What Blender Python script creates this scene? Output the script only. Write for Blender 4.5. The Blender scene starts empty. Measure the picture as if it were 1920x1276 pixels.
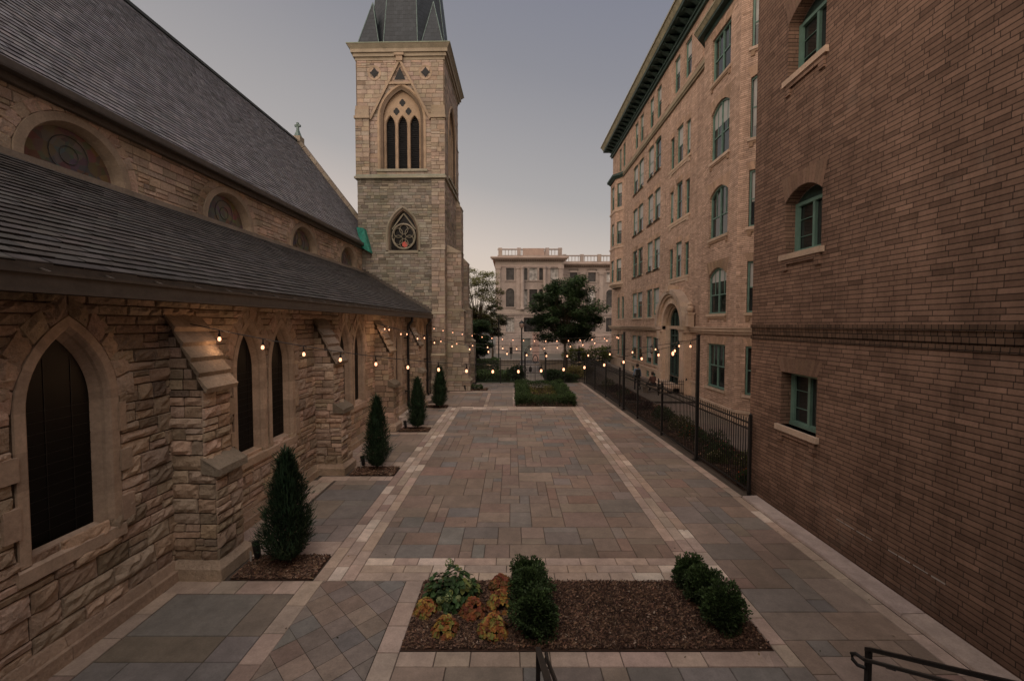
import bpy, math, random, bmesh
from mathutils import Vector, Matrix
random.seed(7)
R=random.Random(11)
PI=math.pi
scene=bpy.context.scene
COL=bpy.context.scene.collection
Z=Vector((0,0,1))
# ------------------------------------------------------------------ materials
def newmat(name):
    m=bpy.data.materials.new(name); m.use_nodes=True
    nt=m.node_tree
    b=nt.nodes['Principled BSDF']
    return m,nt,b
def N(nt,t,**kw):
    n=nt.nodes.new(t)
    for k,v in kw.items():
        if k.startswith('i_'):
            n.inputs[k[2:].replace('_',' ')].default_value=v
        else: setattr(n,k,v)
    return n
def L(nt,a,b): nt.links.new(a,b)
def mixrgb(nt,mode,fac,a,b):
    n=nt.nodes.new('ShaderNodeMix'); n.data_type='RGBA'; n.blend_type=mode
    for i,v in ((0,fac),(6,a),(7,b)):
        if hasattr(v,'links'): nt.links.new(v,n.inputs[i])
        else: n.inputs[i].default_value=v if i==0 else (v if len(v)==4 else (*v,1))
    return n.outputs[2]
def ramp(nt,src,stops):
    n=nt.nodes.new('ShaderNodeValToRGB'); e=n.color_ramp.elements
    while len(e)<len(stops): e.new(.5)
    for k,(p,c) in enumerate(stops):
        e[k].position=p; e[k].color=(c,c,c,1) if isinstance(c,(int,float)) else (*c,1)
    nt.links.new(src,n.inputs[0]); return n.outputs[0]
def noise(nt,vec,scale,detail=4,rough=.6):
    n=N(nt,'ShaderNodeTexNoise'); n.inputs['Scale'].default_value=scale
    n.inputs['Detail'].default_value=detail; n.inputs['Roughness'].default_value=rough
    nt.links.new(vec,n.inputs['Vector']); return n.outputs['Fac']
def bump(nt,b,h,strength,dist):
    n=N(nt,'ShaderNodeBump'); n.inputs['Strength'].default_value=strength; n.inputs['Distance'].default_value=dist
    nt.links.new(h,n.inputs['Height']); nt.links.new(n.outputs[0],b.inputs['Normal']); return n
def objco(nt): return N(nt,'ShaderNodeTexCoord').outputs['Object']
def attr(nt): 
    n=N(nt,'ShaderNodeAttribute'); n.attribute_name='Col'; return n.outputs['Color']

def stone_mat(name,tint=(1,1,1),stain=.6,rough=.9,bumpd=.02,scale=1.0,moss=(.3,.31,.24)):
    m,nt,b=newmat(name); co=objco(nt); a=attr(nt)
    n1=noise(nt,co,2.2*scale,6,.65); n2=noise(nt,co,18*scale,5,.7); n3=noise(nt,co,.55*scale,5,.6)
    c=mixrgb(nt,'MULTIPLY',1.0,a,(*tint,1))
    c=mixrgb(nt,'MULTIPLY',.75,c,ramp(nt,n1,[(.3,.62),(.7,1.12)]))
    c=mixrgb(nt,'MULTIPLY',.6,c,ramp(nt,n2,[(.25,.6),(.75,1.25)]))
    st=ramp(nt,n3,[(.5,0),(.68,1)])
    mm=N(nt,'ShaderNodeMath',operation='MULTIPLY'); L(nt,st,mm.inputs[0]); mm.inputs[1].default_value=stain
    c=mixrgb(nt,'MULTIPLY',mm.outputs[0],c,(*moss,1))
    L(nt,c,b.inputs['Base Color']); b.inputs['Roughness'].default_value=rough
    b.inputs['Specular IOR Level'].default_value=.25
    ad=N(nt,'ShaderNodeMath',operation='ADD'); L(nt,n1,ad.inputs[0]); L(nt,n2,ad.inputs[1])
    bump(nt,b,ad.outputs[0],.8,bumpd)
    return m
def brick_mat(name,c1,c2,mortar,bw=.30,rh=.082,grime=.5):
    m,nt,b=newmat(name)
    uv=N(nt,'ShaderNodeUVMap').outputs[0]; co=objco(nt)
    bt=N(nt,'ShaderNodeTexBrick'); bt.offset=.5; bt.squash=1
    for k,v in (('Scale',1),('Mortar Size',.006),('Mortar Smooth',.3),('Bias',-.1),('Brick Width',bw),('Row Height',rh)): bt.inputs[k].default_value=v
    bt.inputs['Color1'].default_value=(*c1,1); bt.inputs['Color2'].default_value=(*c2,1); bt.inputs['Mortar'].default_value=(*mortar,1)
    # slight waviness so that courses are not ruler straight
    nz=N(nt,'ShaderNodeTexNoise'); nz.inputs['Scale'].default_value=1.5; L(nt,uv,nz.inputs['Vector'])
    vm=N(nt,'ShaderNodeVectorMath',operation='MULTIPLY_ADD'); L(nt,nz.outputs['Color'],vm.inputs[0]); vm.inputs[1].default_value=(.012,.012,0); L(nt,uv,vm.inputs[2])
    # every course is shifted by its own random amount, as in a loosely laid bond
    sv=N(nt,'ShaderNodeSeparateXYZ'); L(nt,vm.outputs[0],sv.inputs[0])
    dr=N(nt,'ShaderNodeMath',operation='DIVIDE'); L(nt,sv.outputs[1],dr.inputs[0]); dr.inputs[1].default_value=rh
    fl=N(nt,'ShaderNodeMath',operation='FLOOR'); L(nt,dr.outputs[0],fl.inputs[0])
    wn=N(nt,'ShaderNodeTexWhiteNoise',noise_dimensions='1D'); L(nt,fl.outputs[0],wn.inputs['W'])
    ux=N(nt,'ShaderNodeMath',operation='MULTIPLY_ADD'); L(nt,wn.outputs['Value'],ux.inputs[0]); ux.inputs[1].default_value=bw*.9; L(nt,sv.outputs[0],ux.inputs[2])
    vm=N(nt,'ShaderNodeCombineXYZ'); L(nt,ux.outputs[0],vm.inputs[0]); L(nt,sv.outputs[1],vm.inputs[1])
    fc_=N(nt,'ShaderNodeMath',operation='FRACT'); L(nt,dr.outputs[0],fc_.inputs[0])
    bed=ramp(nt,fc_.outputs[0],[(0.0,.45),(.10,.55),(.2,1.0),(.93,1.0)])
    L(nt,vm.outputs[0],bt.inputs['Vector'])
    # occasional dark / light bricks: second brick texture with strong spread
    b2=N(nt,'ShaderNodeTexBrick'); b2.offset=.5
    for k,v in (('Scale',1),('Mortar Size',0),('Bias',.0),('Brick Width',bw),('Row Height',rh)): b2.inputs[k].default_value=v
    b2.inputs['Color1'].default_value=(0,0,0,1); b2.inputs['Color2'].default_value=(1,1,1,1)
    mp=N(nt,'ShaderNodeMapping'); mp.inputs['Location'].default_value=(bw*40,rh*60,0); L(nt,vm.outputs[0],mp.inputs[0]); L(nt,mp.outputs[0],b2.inputs['Vector'])
    c=mixrgb(nt,'MULTIPLY',1,bt.outputs['Color'],ramp(nt,b2.outputs['Color'],[(0,.70),(.15,.9),(.8,1.03),(1,1.18)]))
    n3=noise(nt,co,.35,5,.6); n2=noise(nt,co,30,4,.7); n4=noise(nt,co,2.5,6,.7)
    c=mixrgb(nt,'MULTIPLY',.8,c,bed)
    c=mixrgb(nt,'MULTIPLY',grime,c,ramp(nt,n3,[(.35,.6),(.65,1.1)]))
    c=mixrgb(nt,'MULTIPLY',.5,c,ramp(nt,n2,[(.3,.7),(.7,1.2)]))
    c=mixrgb(nt,'MULTIPLY',.45,c,ramp(nt,n4,[(.3,.6),(.7,1.15)]))
    # pale lime bloom, rain-washed streaks and a damp dark foot to the wall
    nb=noise(nt,co,.9,8,.75)
    c=mixrgb(nt,'MIX',ramp(nt,nb,[(.56,0),(.72,.16)]),c,(.42,.38,.33,1))
    sm=N(nt,'ShaderNodeMapping'); sm.inputs['Scale'].default_value=(2.2,2.2,.12); L(nt,co,sm.inputs[0])
    ns=noise(nt,sm.outputs[0],1.6,5,.65)
    c=mixrgb(nt,'MULTIPLY',.55,c,ramp(nt,ns,[(.42,1.0),(.62,.66)]))
    sz=N(nt,'ShaderNodeSeparateXYZ'); L(nt,co,sz.inputs[0])
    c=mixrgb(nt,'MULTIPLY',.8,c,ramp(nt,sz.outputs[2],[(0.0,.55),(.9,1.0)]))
    L(nt,c,b.inputs['Base Color']); b.inputs['Roughness'].default_value=.88; b.inputs['Specular IOR Level'].default_value=.2
    inv=N(nt,'ShaderNodeMath',operation='SUBTRACT'); inv.inputs[0].default_value=1; L(nt,bt.outputs['Fac'],inv.inputs[1])
    ml=N(nt,'ShaderNodeMath',operation='MULTIPLY_ADD'); L(nt,n2,ml.inputs[0]); ml.inputs[1].default_value=.3; L(nt,inv.outputs[0],ml.inputs[2])
    ml2=N(nt,'ShaderNodeMath',operation='MULTIPLY_ADD'); L(nt,b2.outputs['Color'],ml2.inputs[0]); ml2.inputs[1].default_value=.25; L(nt,ml.outputs[0],ml2.inputs[2])
    bump(nt,b,ml2.outputs[0],1,.008)
    return m
def slate_mat(name,c1,c2,bw=.28,rh=.2,rough=.65):
    m,nt,b=newmat(name); uv=N(nt,'ShaderNodeUVMap').outputs[0]; co=objco(nt)
    bt=N(nt,'ShaderNodeTexBrick'); bt.offset=.5
    for k,v in (('Scale',1),('Mortar Size',.004),('Mortar Smooth',.1),('Bias',0),('Brick Width',bw),('Row Height',rh)): bt.inputs[k].default_value=v
    bt.inputs['Color1'].default_value=(*c1,1); bt.inputs['Color2'].default_value=(*c2,1); bt.inputs['Mortar'].default_value=(.006,.006,.006,1)
    L(nt,uv,bt.inputs['Vector'])
    n3=noise(nt,co,.6,4,.6); n2=noise(nt,co,12,4,.7)
    c=mixrgb(nt,'MULTIPLY',.6,bt.outputs['Color'],ramp(nt,n3,[(.3,.6),(.7,1.2)]))
    c=mixrgb(nt,'MULTIPLY',.6,c,ramp(nt,n2,[(.3,.6),(.7,1.3)]))
    L(nt,c,b.inputs['Base Color']); b.inputs['Roughness'].default_value=rough; b.inputs['Specular IOR Level'].default_value=.35
    # tail-to-head slope of each slate gives a saw-tooth height
    sx=N(nt,'ShaderNodeSeparateXYZ'); L(nt,uv,sx.inputs[0])
    dv=N(nt,'ShaderNodeMath',operation='DIVIDE'); L(nt,sx.outputs[1],dv.inputs[0]); dv.inputs[1].default_value=rh
    fr=N(nt,'ShaderNodeMath',operation='FRACT'); L(nt,dv.outputs[0],fr.inputs[0])
    inv=N(nt,'ShaderNodeMath',operation='SUBTRACT'); inv.inputs[0].default_value=1; L(nt,fr.outputs[0],inv.inputs[1])
    a2=N(nt,'ShaderNodeMath',operation='MULTIPLY_ADD'); L(nt,n2,a2.inputs[0]); a2.inputs[1].default_value=.3; L(nt,inv.outputs[0],a2.inputs[2])
    bump(nt,b,a2.outputs[0],.9,.015)
    return m
def plain_mat(name,col,rough=.6,metal=0,var=.5,sc=8,bd=.004,spec=.4,useattr=False):
    m,nt,b=newmat(name); co=objco(nt); n1=noise(nt,co,sc,5,.65)
    base=attr(nt) if useattr else (*col,1)
    lo=1-var*.5; c=mixrgb(nt,'MULTIPLY',1,base,ramp(nt,n1,[(.3,lo),(.7,1+var*.3)]))
    L(nt,c,b.inputs['Base Color']); b.inputs['Roughness'].default_value=rough; b.inputs['Metallic'].default_value=metal
    b.inputs['Specular IOR Level'].default_value=spec
    if bd: bump(nt,b,n1,.6,bd)
    return m
def leaf_mat(name,rough=.55,tr=.25):
    m,nt,b=newmat(name); a=attr(nt); co=objco(nt); n1=noise(nt,co,3.0,3,.6)
    c=mixrgb(nt,'MULTIPLY',1,a,ramp(nt,n1,[(.3,.6),(.7,1.3)]))
    L(nt,c,b.inputs['Base Color']); b.inputs['Roughness'].default_value=rough; b.inputs['Specular IOR Level'].default_value=.3
    t=N(nt,'ShaderNodeBsdfTranslucent'); L(nt,c,t.inputs[0])
    mx=N(nt,'ShaderNodeMixShader'); mx.inputs[0].default_value=tr
    out=nt.nodes['Material Output']; L(nt,b.outputs[0],mx.inputs[1]); L(nt,t.outputs[0],mx.inputs[2]); L(nt,mx.outputs[0],out.inputs[0])
    return m
def glass_mat(name,col,rough=.08,var=True,spec=.6,lo=.35,hi=1.5,cols=None):
    m,nt,b=newmat(name); co=objco(nt); n1=noise(nt,co,1.1,3,.6)
    if cols:
        ng=N(nt,'ShaderNodeTexVoronoi'); ng.inputs['Scale'].default_value=5; L(nt,co,ng.inputs[0])
        c=mixrgb(nt,'MIX',ramp(nt,n1,[(.35,0),(.65,1)]),(*cols[0],1),(*cols[1],1))
        c=mixrgb(nt,'MULTIPLY',.5,c,ng.outputs['Color'])
    else: c=mixrgb(nt,'MULTIPLY',1,(*col,1),ramp(nt,n1,[(.35,lo),(.65,hi)]))
    L(nt,c,b.inputs['Base Color']); b.inputs['Roughness'].default_value=rough; b.inputs['Specular IOR Level'].default_value=spec
    n2=noise(nt,co,3,2,.5); bump(nt,b,n2,.25,.01)
    return m
def emit_mat(name,col,s):
    m,nt,b=newmat(name); e=N(nt,'ShaderNodeEmission'); e.inputs[0].default_value=(*col,1); e.inputs[1].default_value=s
    L(nt,e.outputs[0],nt.nodes['Material Output'].inputs[0]); return m
def pave_mat(name,rough=.75,grime=.7):
    m,nt,b=newmat(name); co=objco(nt); a=attr(nt)
    n1=noise(nt,co,3.5,6,.65); n2=noise(nt,co,40,3,.7); n3=noise(nt,co,.5,4,.6); n4=noise(nt,co,9,8,.8)
    c=mixrgb(nt,'MULTIPLY',.8,a,ramp(nt,n1,[(.3,.72),(.7,1.18)]))
    c=mixrgb(nt,'MULTIPLY',grime,c,ramp(nt,n3,[(.35,.72),(.65,1.1)]))
    c=mixrgb(nt,'MULTIPLY',.5,c,ramp(nt,n2,[(.3,.75),(.7,1.15)]))
    c=mixrgb(nt,'MULTIPLY',.6,c,ramp(nt,n4,[(.3,.7),(.62,1.08)]))
    L(nt,c,b.inputs['Base Color']); b.inputs['Specular IOR Level'].default_value=.35
    L(nt,ramp(nt,n1,[(.3,rough-.18),(.7,rough+.1)]),b.inputs['Roughness'])
    bump(nt,b,n2,.5,.004)
    return m
M=dict(
 stone=stone_mat('rock_faced_limestone',stain=.8,moss=(.34,.33,.28),bumpd=.05), dress=stone_mat('dressed_limestone',stain=.3,bumpd=.004),
 tstone=stone_mat('tower_limestone',stain=.6,moss=(.5,.55,.45),bumpd=.015),
 portal=stone_mat('portal_limestone',stain=.35,bumpd=.006,moss=(.5,.42,.35)),
 brickA=brick_mat('brown_brick',(.33,.215,.158),(.25,.160,.117),(.10,.07,.055),grime=.6),  # darker, redder brown brick than the main facade
 brickC=brick_mat('buff_brick',(.68,.49,.38),(.55,.385,.29),(.30,.21,.155),grime=.4),
 slate=slate_mat('grey_slate',(.062,.060,.060),(.042,.041,.042),rough=.62), slateB=slate_mat('nave_slate',(.085,.084,.092),(.055,.055,.062),bw=.25,rh=.17,rough=.6),
 slateS=slate_mat('spire_slate',(.035,.045,.055),(.022,.03,.037),bw=.25,rh=.28,rough=.6),
 gutter=plain_mat('dark_bronze_metal',(.095,.08,.066),.55,.0,spec=.4), black=plain_mat('black_painted_iron',(.012,.012,.012),.45,.0,spec=.45),
 teal=plain_mat('teal_painted_wood',(.14,.25,.21),.5,var=.5,sc=4), tealdark=plain_mat('weathered_copper_green',(.035,.068,.058),.6,var=.9,sc=3),
 corn=plain_mat('painted_cornice',(.30,.28,.19),.7,var=.8,sc=5), copper=plain_mat('copper_verdigris',(.12,.18,.17),.6,var=.8,sc=5),
 tarp=plain_mat('bright_green_copper',(.03,.24,.18),.6,var=1.1,sc=6),
 glass=glass_mat('dark_window_glass',(.02,.024,.024),.05,spec=.8), leadglass=glass_mat('leaded_glass',(.005,.0045,.004),.35,spec=.2,lo=.5,hi=1.3),
 stain=glass_mat('stained_glass',(.05,.05,.05),.3,spec=.3,cols=((.13,.14,.145),(.22,.16,.10))),
 blind=plain_mat('white_roller_blind',(.42,.43,.42),.8,var=.3,sc=2), louvre=plain_mat('dark_louvre',(.014,.016,.018),.7),
 pave=pave_mat('bluestone_paving'), band=pave_mat('pale_limestone_paving',.8,.5),
 mulch=pave_mat('bark_mulch',.95), asphalt=plain_mat('street_asphalt',(.06,.058,.056),.85,sc=3), walk=pave_mat('pavement_slabs'),
 leaf=leaf_mat('leaves'), needle=leaf_mat('needles',.65,.1), bark=plain_mat('bark',(.09,.065,.045),.9,sc=12,bd=.02), grass=plain_mat('lawn',(.05,.10,.03),.9,sc=6,bd=.02),
 lib=stone_mat('pale_library_stone',stain=.25,bumpd=.01,moss=(.6,.5,.45),scale=.4), red=emit_mat('red_glass_glow',(.8,.16,.11),.42), lead=plain_mat('dull_lead',(.09,.085,.08),.7),
 bulb=emit_mat('warm_bulb',(1,.42,.22),3.4), skin=plain_mat('skin',(.45,.28,.2),.6,var=.2), hair=plain_mat('dark_hair',(.02,.015,.012),.7),
 blue=plain_mat('blue_shirt',(.16,.22,.30),.85), navy=plain_mat('dark_trousers',(.02,.022,.03),.85), olive=plain_mat('dark_red_jacket',(.09,.045,.035),.85),
 white=plain_mat('white_plastic_tag',(.42,.39,.36),.6), concrete=pave_mat('concrete',.85),
)
# ------------------------------------------------------------------ mesh builder
class MB:
    def __init__(s): s.v=[];s.f=[];s.c=[]
    def face(s,pts,col=(1,1,1)):
        n=len(s.v); s.v.extend([tuple(p) for p in pts]); s.f.append(tuple(range(n,n+len(pts)))); s.c.append(col)
    def grid(s,rows,colfn):
        n=len(s.v); h=len(rows); w=len(rows[0])
        for r in rows: s.v.extend([tuple(p) for p in r])
        for j in range(h-1):
            for i in range(w-1):
                s.f.append((n+j*w+i,n+j*w+i+1,n+(j+1)*w+i+1,n+(j+1)*w+i)); s.c.append(colfn)
    def hexa(s,p,col=(1,1,1)):   # 8 points: bottom ring 0-3 (ccw from above), top 4-7
        n=len(s.v); s.v.extend([tuple(q) for q in p])
        for f in ((3,2,1,0),(4,5,6,7),(0,1,5,4),(1,2,6,5),(2,3,7,6),(3,0,4,7)): s.f.append(tuple(n+i for i in f)); s.c.append(col)
    def box(s,x0,x1,y0,y1,z0,z1,col=(1,1,1)):
        if x0>x1:x0,x1=x1,x0
        if y0>y1:y0,y1=y1,y0
        if z0>z1:z0,z1=z1,z0
        s.hexa([(x0,y0,z0),(x1,y0,z0),(x1,y1,z0),(x0,y1,z0),(x0,y0,z1),(x1,y0,z1),(x1,y1,z1),(x0,y1,z1)],col)
    def fbox(s,fr,u0,u1,v0,v1,d0,d1,col=(1,1,1)):
        if d0>d1:d0,d1=d1,d0
        P=fr.P
        s.hexa([P(u0,v0,d1),P(u1,v0,d1),P(u1,v0,d0),P(u0,v0,d0),P(u0,v1,d1),P(u1,v1,d1),P(u1,v1,d0),P(u0,v1,d0)],col)
    def bbox(s,fr,u0,u1,v0,v1,d1,b=.01,col=(1,1,1)):   # bevelled-face block standing proud of d=0
        P=fr.P
        o=[P(u0,v0,0),P(u1,v0,0),P(u1,v1,0),P(u0,v1,0)]; m=[P(u0,v0,d1-b),P(u1,v0,d1-b),P(u1,v1,d1-b),P(u0,v1,d1-b)]
        i=[P(u0+b,v0+b,d1),P(u1-b,v0+b,d1),P(u1-b,v1-b,d1),P(u0+b,v1-b,d1)]
        n=len(s.v); s.v.extend([tuple(q) for q in o+m+i])
        for k in range(4):
            k2=(k+1)%4
            s.f.append((n+k,n+k2,n+4+k2,n+4+k)); s.f.append((n+4+k,n+4+k2,n+8+k2,n+8+k)); s.c+= [col,col]
        s.f.append((n+8,n+9,n+10,n+11)); s.c.append(col)
    def tube(s,pts,r,n=8,col=(1,1,1),caps=True):
        rr=r if isinstance(r,(list,tuple)) else [r]*len(pts)
        rings=[]
        for k,p in enumerate(pts):
            p=Vector(p); a=Vector(pts[max(0,k-1)]); b=Vector(pts[min(len(pts)-1,k+1)])
            d=(b-a).normalized(); x=d.orthogonal().normalized() if abs(d.z)<.999 else Vector((1,0,0))
            if abs(d.z)<.999: x=Z.cross(d).normalized()
            y=d.cross(x)
            rings.append([p+(x*math.cos(t*2*PI/n)+y*math.sin(t*2*PI/n))*rr[k] for t in range(n)])
        base=len(s.v)
        for r_ in rings: s.v.extend([tuple(q) for q in r_])
        for k in range(len(rings)-1):
            for i in range(n):
                j=(i+1)%n; s.f.append((base+k*n+i,base+k*n+j,base+(k+1)*n+j,base+(k+1)*n+i)); s.c.append(col)
        if caps:
            s.f.append(tuple(base+i for i in range(n))[::-1]); s.f.append(tuple(base+(len(rings)-1)*n+i for i in range(n))); s.c+=[col,col]
    def lathe(s,c,prof,n=16,col=(1,1,1)):
        base=len(s.v)
        for r,z in prof:
            for i in range(n): a=2*PI*i/n; s.v.append((c[0]+r*math.cos(a),c[1]+r*math.sin(a),c[2]+z))
        for k in range(len(prof)-1):
            for i in range(n):
                j=(i+1)%n; s.f.append((base+k*n+i,base+k*n+j,base+(k+1)*n+j,base+(k+1)*n+i)); s.c.append(col)
    def prism(s,poly,fr,d0,d1,col=(1,1,1)):   # poly in (u,v)
        a=[fr.P(u,v,d1) for u,v in poly]; b=[fr.P(u,v,d0) for u,v in poly]
        n=len(s.v); k=len(poly); s.v.extend([tuple(q) for q in a+b])
        s.f.append(tuple(n+i for i in range(k))); s.f.append(tuple(n+k+i for i in range(k))[::-1]); s.c+=[col,col]
        for i in range(k):
            j=(i+1)%k; s.f.append((n+i,n+k+i,n+k+j,n+j)); s.c.append(col)
    def build(s,name,mat,parent=None,smooth=False,loc=None):
        me=bpy.data.meshes.new(name)
        me.from_pydata(s.v,[],s.f)
        at=me.attributes.new('Col','FLOAT_COLOR','FACE')
        flat=[]
        for c in s.c: flat.extend((c[0],c[1],c[2],1.0))
        at.data.foreach_set('color',flat)
        uvl=me.uv_layers.new(name='UVMap'); uv=[0.0]*(2*len(me.loops))
        vs=me.vertices
        for p in me.polygons:
            n=p.normal
            if abs(n.z)>.97 or n.length<.5: t=Vector((1,0,0)); b=Vector((0,1,0))
            else: t=Z.cross(n).normalized(); b=n.cross(t)
            for li in p.loop_indices:
                co=vs[me.loops[li].vertex_index].co
                uv[2*li]=co.dot(t); uv[2*li+1]=co.dot(b)
        uvl.data.foreach_set('uv',uv)
        if smooth: me.polygons.foreach_set('use_smooth',[True]*len(me.polygons))
        me.materials.append(M[mat] if isinstance(mat,str) else mat)
        me.update()
        o=bpy.data.objects.new(name,me); COL.objects.link(o)
        if parent: o.parent=parent
        if loc: o.location=loc
        return o
class Fr:
    def __init__(s,O,U,Nn): s.O=Vector(O); s.U=Vector(U).normalized(); s.N=Vector(Nn).normalized()
    def P(s,u,v,d): return s.O+s.U*u+Z*v+s.N*d
def tag(o,label=None,cat=None,group=None,kind=None):
    if label:o['label']=label
    if cat:o['category']=cat
    if group:o['group']=group
    if kind:o['kind']=kind
    return o
def empty(name,loc=(0,0,0),rz=0):
    o=bpy.data.objects.new(name,None); COL.objects.link(o); o.location=loc; o.rotation_euler=(0,0,rz); o.empty_display_size=.3; return o
def thing(name,label,cat,loc=(0,0,0),rz=0,group=None): return tag(empty(name,loc,rz),label,cat,group)
def jit(c,a=.12,h=.03):
    k=1+R.uniform(-a,a); return (c[0]*k*(1+R.uniform(-h,h)),c[1]*k,c[2]*k*(1+R.uniform(-h,h)))
# ------------------------------------------------------------------ openings
def OP(c,w,v0,vs,va,kind='pt'): return dict(c=c,w=w,v0=v0,vs=vs,va=va,kind=kind)
def path(op,off=0,n=10):
    c,w,v0,vs,va=op['c'],op['w'],op['v0'],op['vs'],op['va']; h=w/2
    if op['kind']=='rect': return [(c-h-off,v0),(c-h-off,va+off),(c+h+off,va+off),(c+h+off,v0)]
    r=va-vs
    if op['kind']=='pt':
        Rr=(r*r+h*h)/w; cx=Rr-h; Ro=Rr+off
        top=math.sqrt(max(Ro*Ro-cx*cx,1e-6)); a1=math.atan2(top,-cx)  # centre at c+cx for left arc
        Lp=[(c+cx+Ro*math.cos(PI+(a1-PI)*k/n),vs+Ro*math.sin(PI+(a1-PI)*k/n)) for k in range(n+1)]
        Rp=[(2*c-u,v) for u,v in Lp[::-1]][1:]
        return [(c-h-off,v0)]+Lp+Rp+[(c+h+off,v0)]
    Rr=(r*r+h*h)/(2*r); cy=va-Rr; Ro=Rr+off
    a0=math.atan2(vs-cy,-h)
    a1=PI-a0
    pts=[(c+Ro*math.cos(a0+(a1-a0)*k/(2*n)),cy+Ro*math.sin(a0+(a1-a0)*k/(2*n))) for k in range(2*n+1)]
    return [(pts[0][0],v0)]+pts+[(pts[-1][0],v0)]
def extent(op,v,off):
    if v<op['v0']-off*.0: return None
    p=path(op,off,12); top=max(q[1] for q in p)
    if v>=top: return None
    k=len(p)//2+1; Lp=p[:k]
    for a,b in zip(Lp,Lp[1:]):
        if a[1]<=v<=b[1] and b[1]>a[1]:
            t=(v-a[1])/(b[1]-a[1]); u=a[0]+(b[0]-a[0])*t; return (u,2*op['c']-u)
    return (Lp[0][0],2*op['c']-Lp[0][0])
def panel(mb,fr,u0,u1,v0,v1,ops,col=(1,1,1),reveal=.25,d=0,rcol=None):
    us=sorted({u0,u1,*[x for o in ops for x in (o['c']-o['w']/2,o['c']+o['w']/2)]}); vs=sorted({v0,v1,*[x for o in ops for x in (o['v0'],o['va'])]})
    us=[u for u in us if u0<=u<=u1]; vs=[v for v in vs if v0<=v<=v1]
    for a,b in zip(us,us[1:]):
        if b-a<1e-5: continue
        run=None
        for c,e in zip(vs,vs[1:]):
            mu,mv=(a+b)/2,(c+e)/2
            hole=any(abs(mu-o['c'])<o['w']/2 and o['v0']<mv<o['va'] for o in ops)
            if not hole:
                run=(run[0],e) if run else (c,e)
            if hole or e==vs[-1]:
                if run:
                    mb.face([fr.P(a,run[0],d),fr.P(b,run[0],d),fr.P(b,run[1],d),fr.P(a,run[1],d)],col)
                run=None
    for o in ops:
        p=path(o,0); u_l,u_r=o['c']-o['w']/2,o['c']+o['w']/2
        if o['kind']!='rect':
            k=len(p)//2
            for a,b in zip(p[1:k],p[2:k+1]): mb.face([fr.P(u_l,o['va'],d),fr.P(*a,d),fr.P(*b,d)],col)
            for a,b in zip(p[k:-2],p[k+1:-1]): mb.face([fr.P(u_r,o['va'],d),fr.P(*a,d),fr.P(*b,d)],col)
        rc=rcol or tuple(x*.9 for x in col)
        pp=p+[p[0]]
        for a,b in zip(pp,pp[1:]): mb.face([fr.P(*a,d),fr.P(*a,d-reveal),fr.P(*b,d-reveal),fr.P(*b,d)],rc)
def sweep(mb,fr,op,prof,base,n=10,jv=.1,v0=None):
    ps=[path(op,o,n) for o,_ in prof]
    for k in range(len(ps[0])-1):
        col=jit(base,jv)
        for (pa,(oa,da)),(pb,(ob,db)) in zip(zip(ps,prof),zip(ps[1:],prof[1:])):
            # split long jambs
            a0,a1,b0,b1=pa[k],pa[k+1],pb[k],pb[k+1]
            segs=max(1,int(abs(a1[1]-a0[1])/.45)) if k in (0,len(ps[0])-2) else 1
            for s_ in range(segs):
                t0,t1=s_/segs,(s_+1)/segs
                L_=lambda p,q,t:(p[0]+(q[0]-p[0])*t,p[1]+(q[1]-p[1])*t)
                R2=random.Random(int(k*31+s_*7+op['c']*100)); kk=1+R2.uniform(-jv,jv)
                cc=(base[0]*kk,base[1]*kk,base[2]*kk)
                mb.face([fr.P(*L_(a0,a1,t0),da),fr.P(*L_(b0,b1,t0),db),fr.P(*L_(b0,b1,t1),db),fr.P(*L_(a0,a1,t1),da)],cc)
def opface(mb,fr,op,d,col=(1,1,1),off=0):
    mb.face([fr.P(u,v,d) for u,v in path(op,off,10)][::-1],col)
def patch(mb,c4,fr,dep,col,nu=2,nv=2,rough=.3,gap=.006):
    # c4: four (u,v) corners (bl,br,tr,tl)
    def at(s,t):
        a=(c4[0][0]*(1-s)+c4[1][0]*s,c4[0][1]*(1-s)+c4[1][1]*s); b=(c4[3][0]*(1-s)+c4[2][0]*s,c4[3][1]*(1-s)+c4[2][1]*s)
        return (a[0]*(1-t)+b[0]*t,a[1]*(1-t)+b[1]*t)
    w=max(math.dist(c4[0],c4[1]),.02); h=max(math.dist(c4[0],c4[3]),.02)
    gs,gt=min(.3,gap/w),min(.3,gap/h); es,et=min(.4,(gap+.012)/w),min(.4,(gap+.012)/h)
    S=[gs,es]+[es+(1-2*es)*k/nu for k in range(1,nu)]+[1-es,1-gs]
    T=[gt,et]+[et+(1-2*et)*k/nv for k in range(1,nv)]+[1-et,1-gt]
    tu,tv=R.uniform(-.4,.4),R.uniform(-.4,.4); rows=[]
    for j,t in enumerate(T):
        row=[]
        for i,s in enumerate(S):
            u,v=at(s,t)
            if i in (0,len(S)-1) or j in (0,len(T)-1): d=-.004
            else:
                edge=i in (1,len(S)-2) or j in (1,len(T)-2)
                d=dep*((.55 if edge else 1)+tu*(s-.5)+tv*(t-.5))+R.uniform(-1,1)*dep*rough*(.5 if edge else 1)
            row.append(fr.P(u,v,d))
        rows.append(row)
    mb.grid(rows,col)
def voussoirs(mb,fr,op,o0,o1,n,base,dep=.035,det=1,lim=None):
    a=path(op,o0,n)[1:-1]; b=path(op,o1,n)[1:-1]
    for k in range(len(a)-1):
        if lim and not (lim[0]<=sum(q[0] for q in (a[k],a[k+1],b[k],b[k+1]))/4<=lim[1]): continue
        patch(mb,[a[k],a[k+1],b[k+1],b[k]][::1],fr,dep,jit(base,.2,.06),det,det+1)
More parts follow.
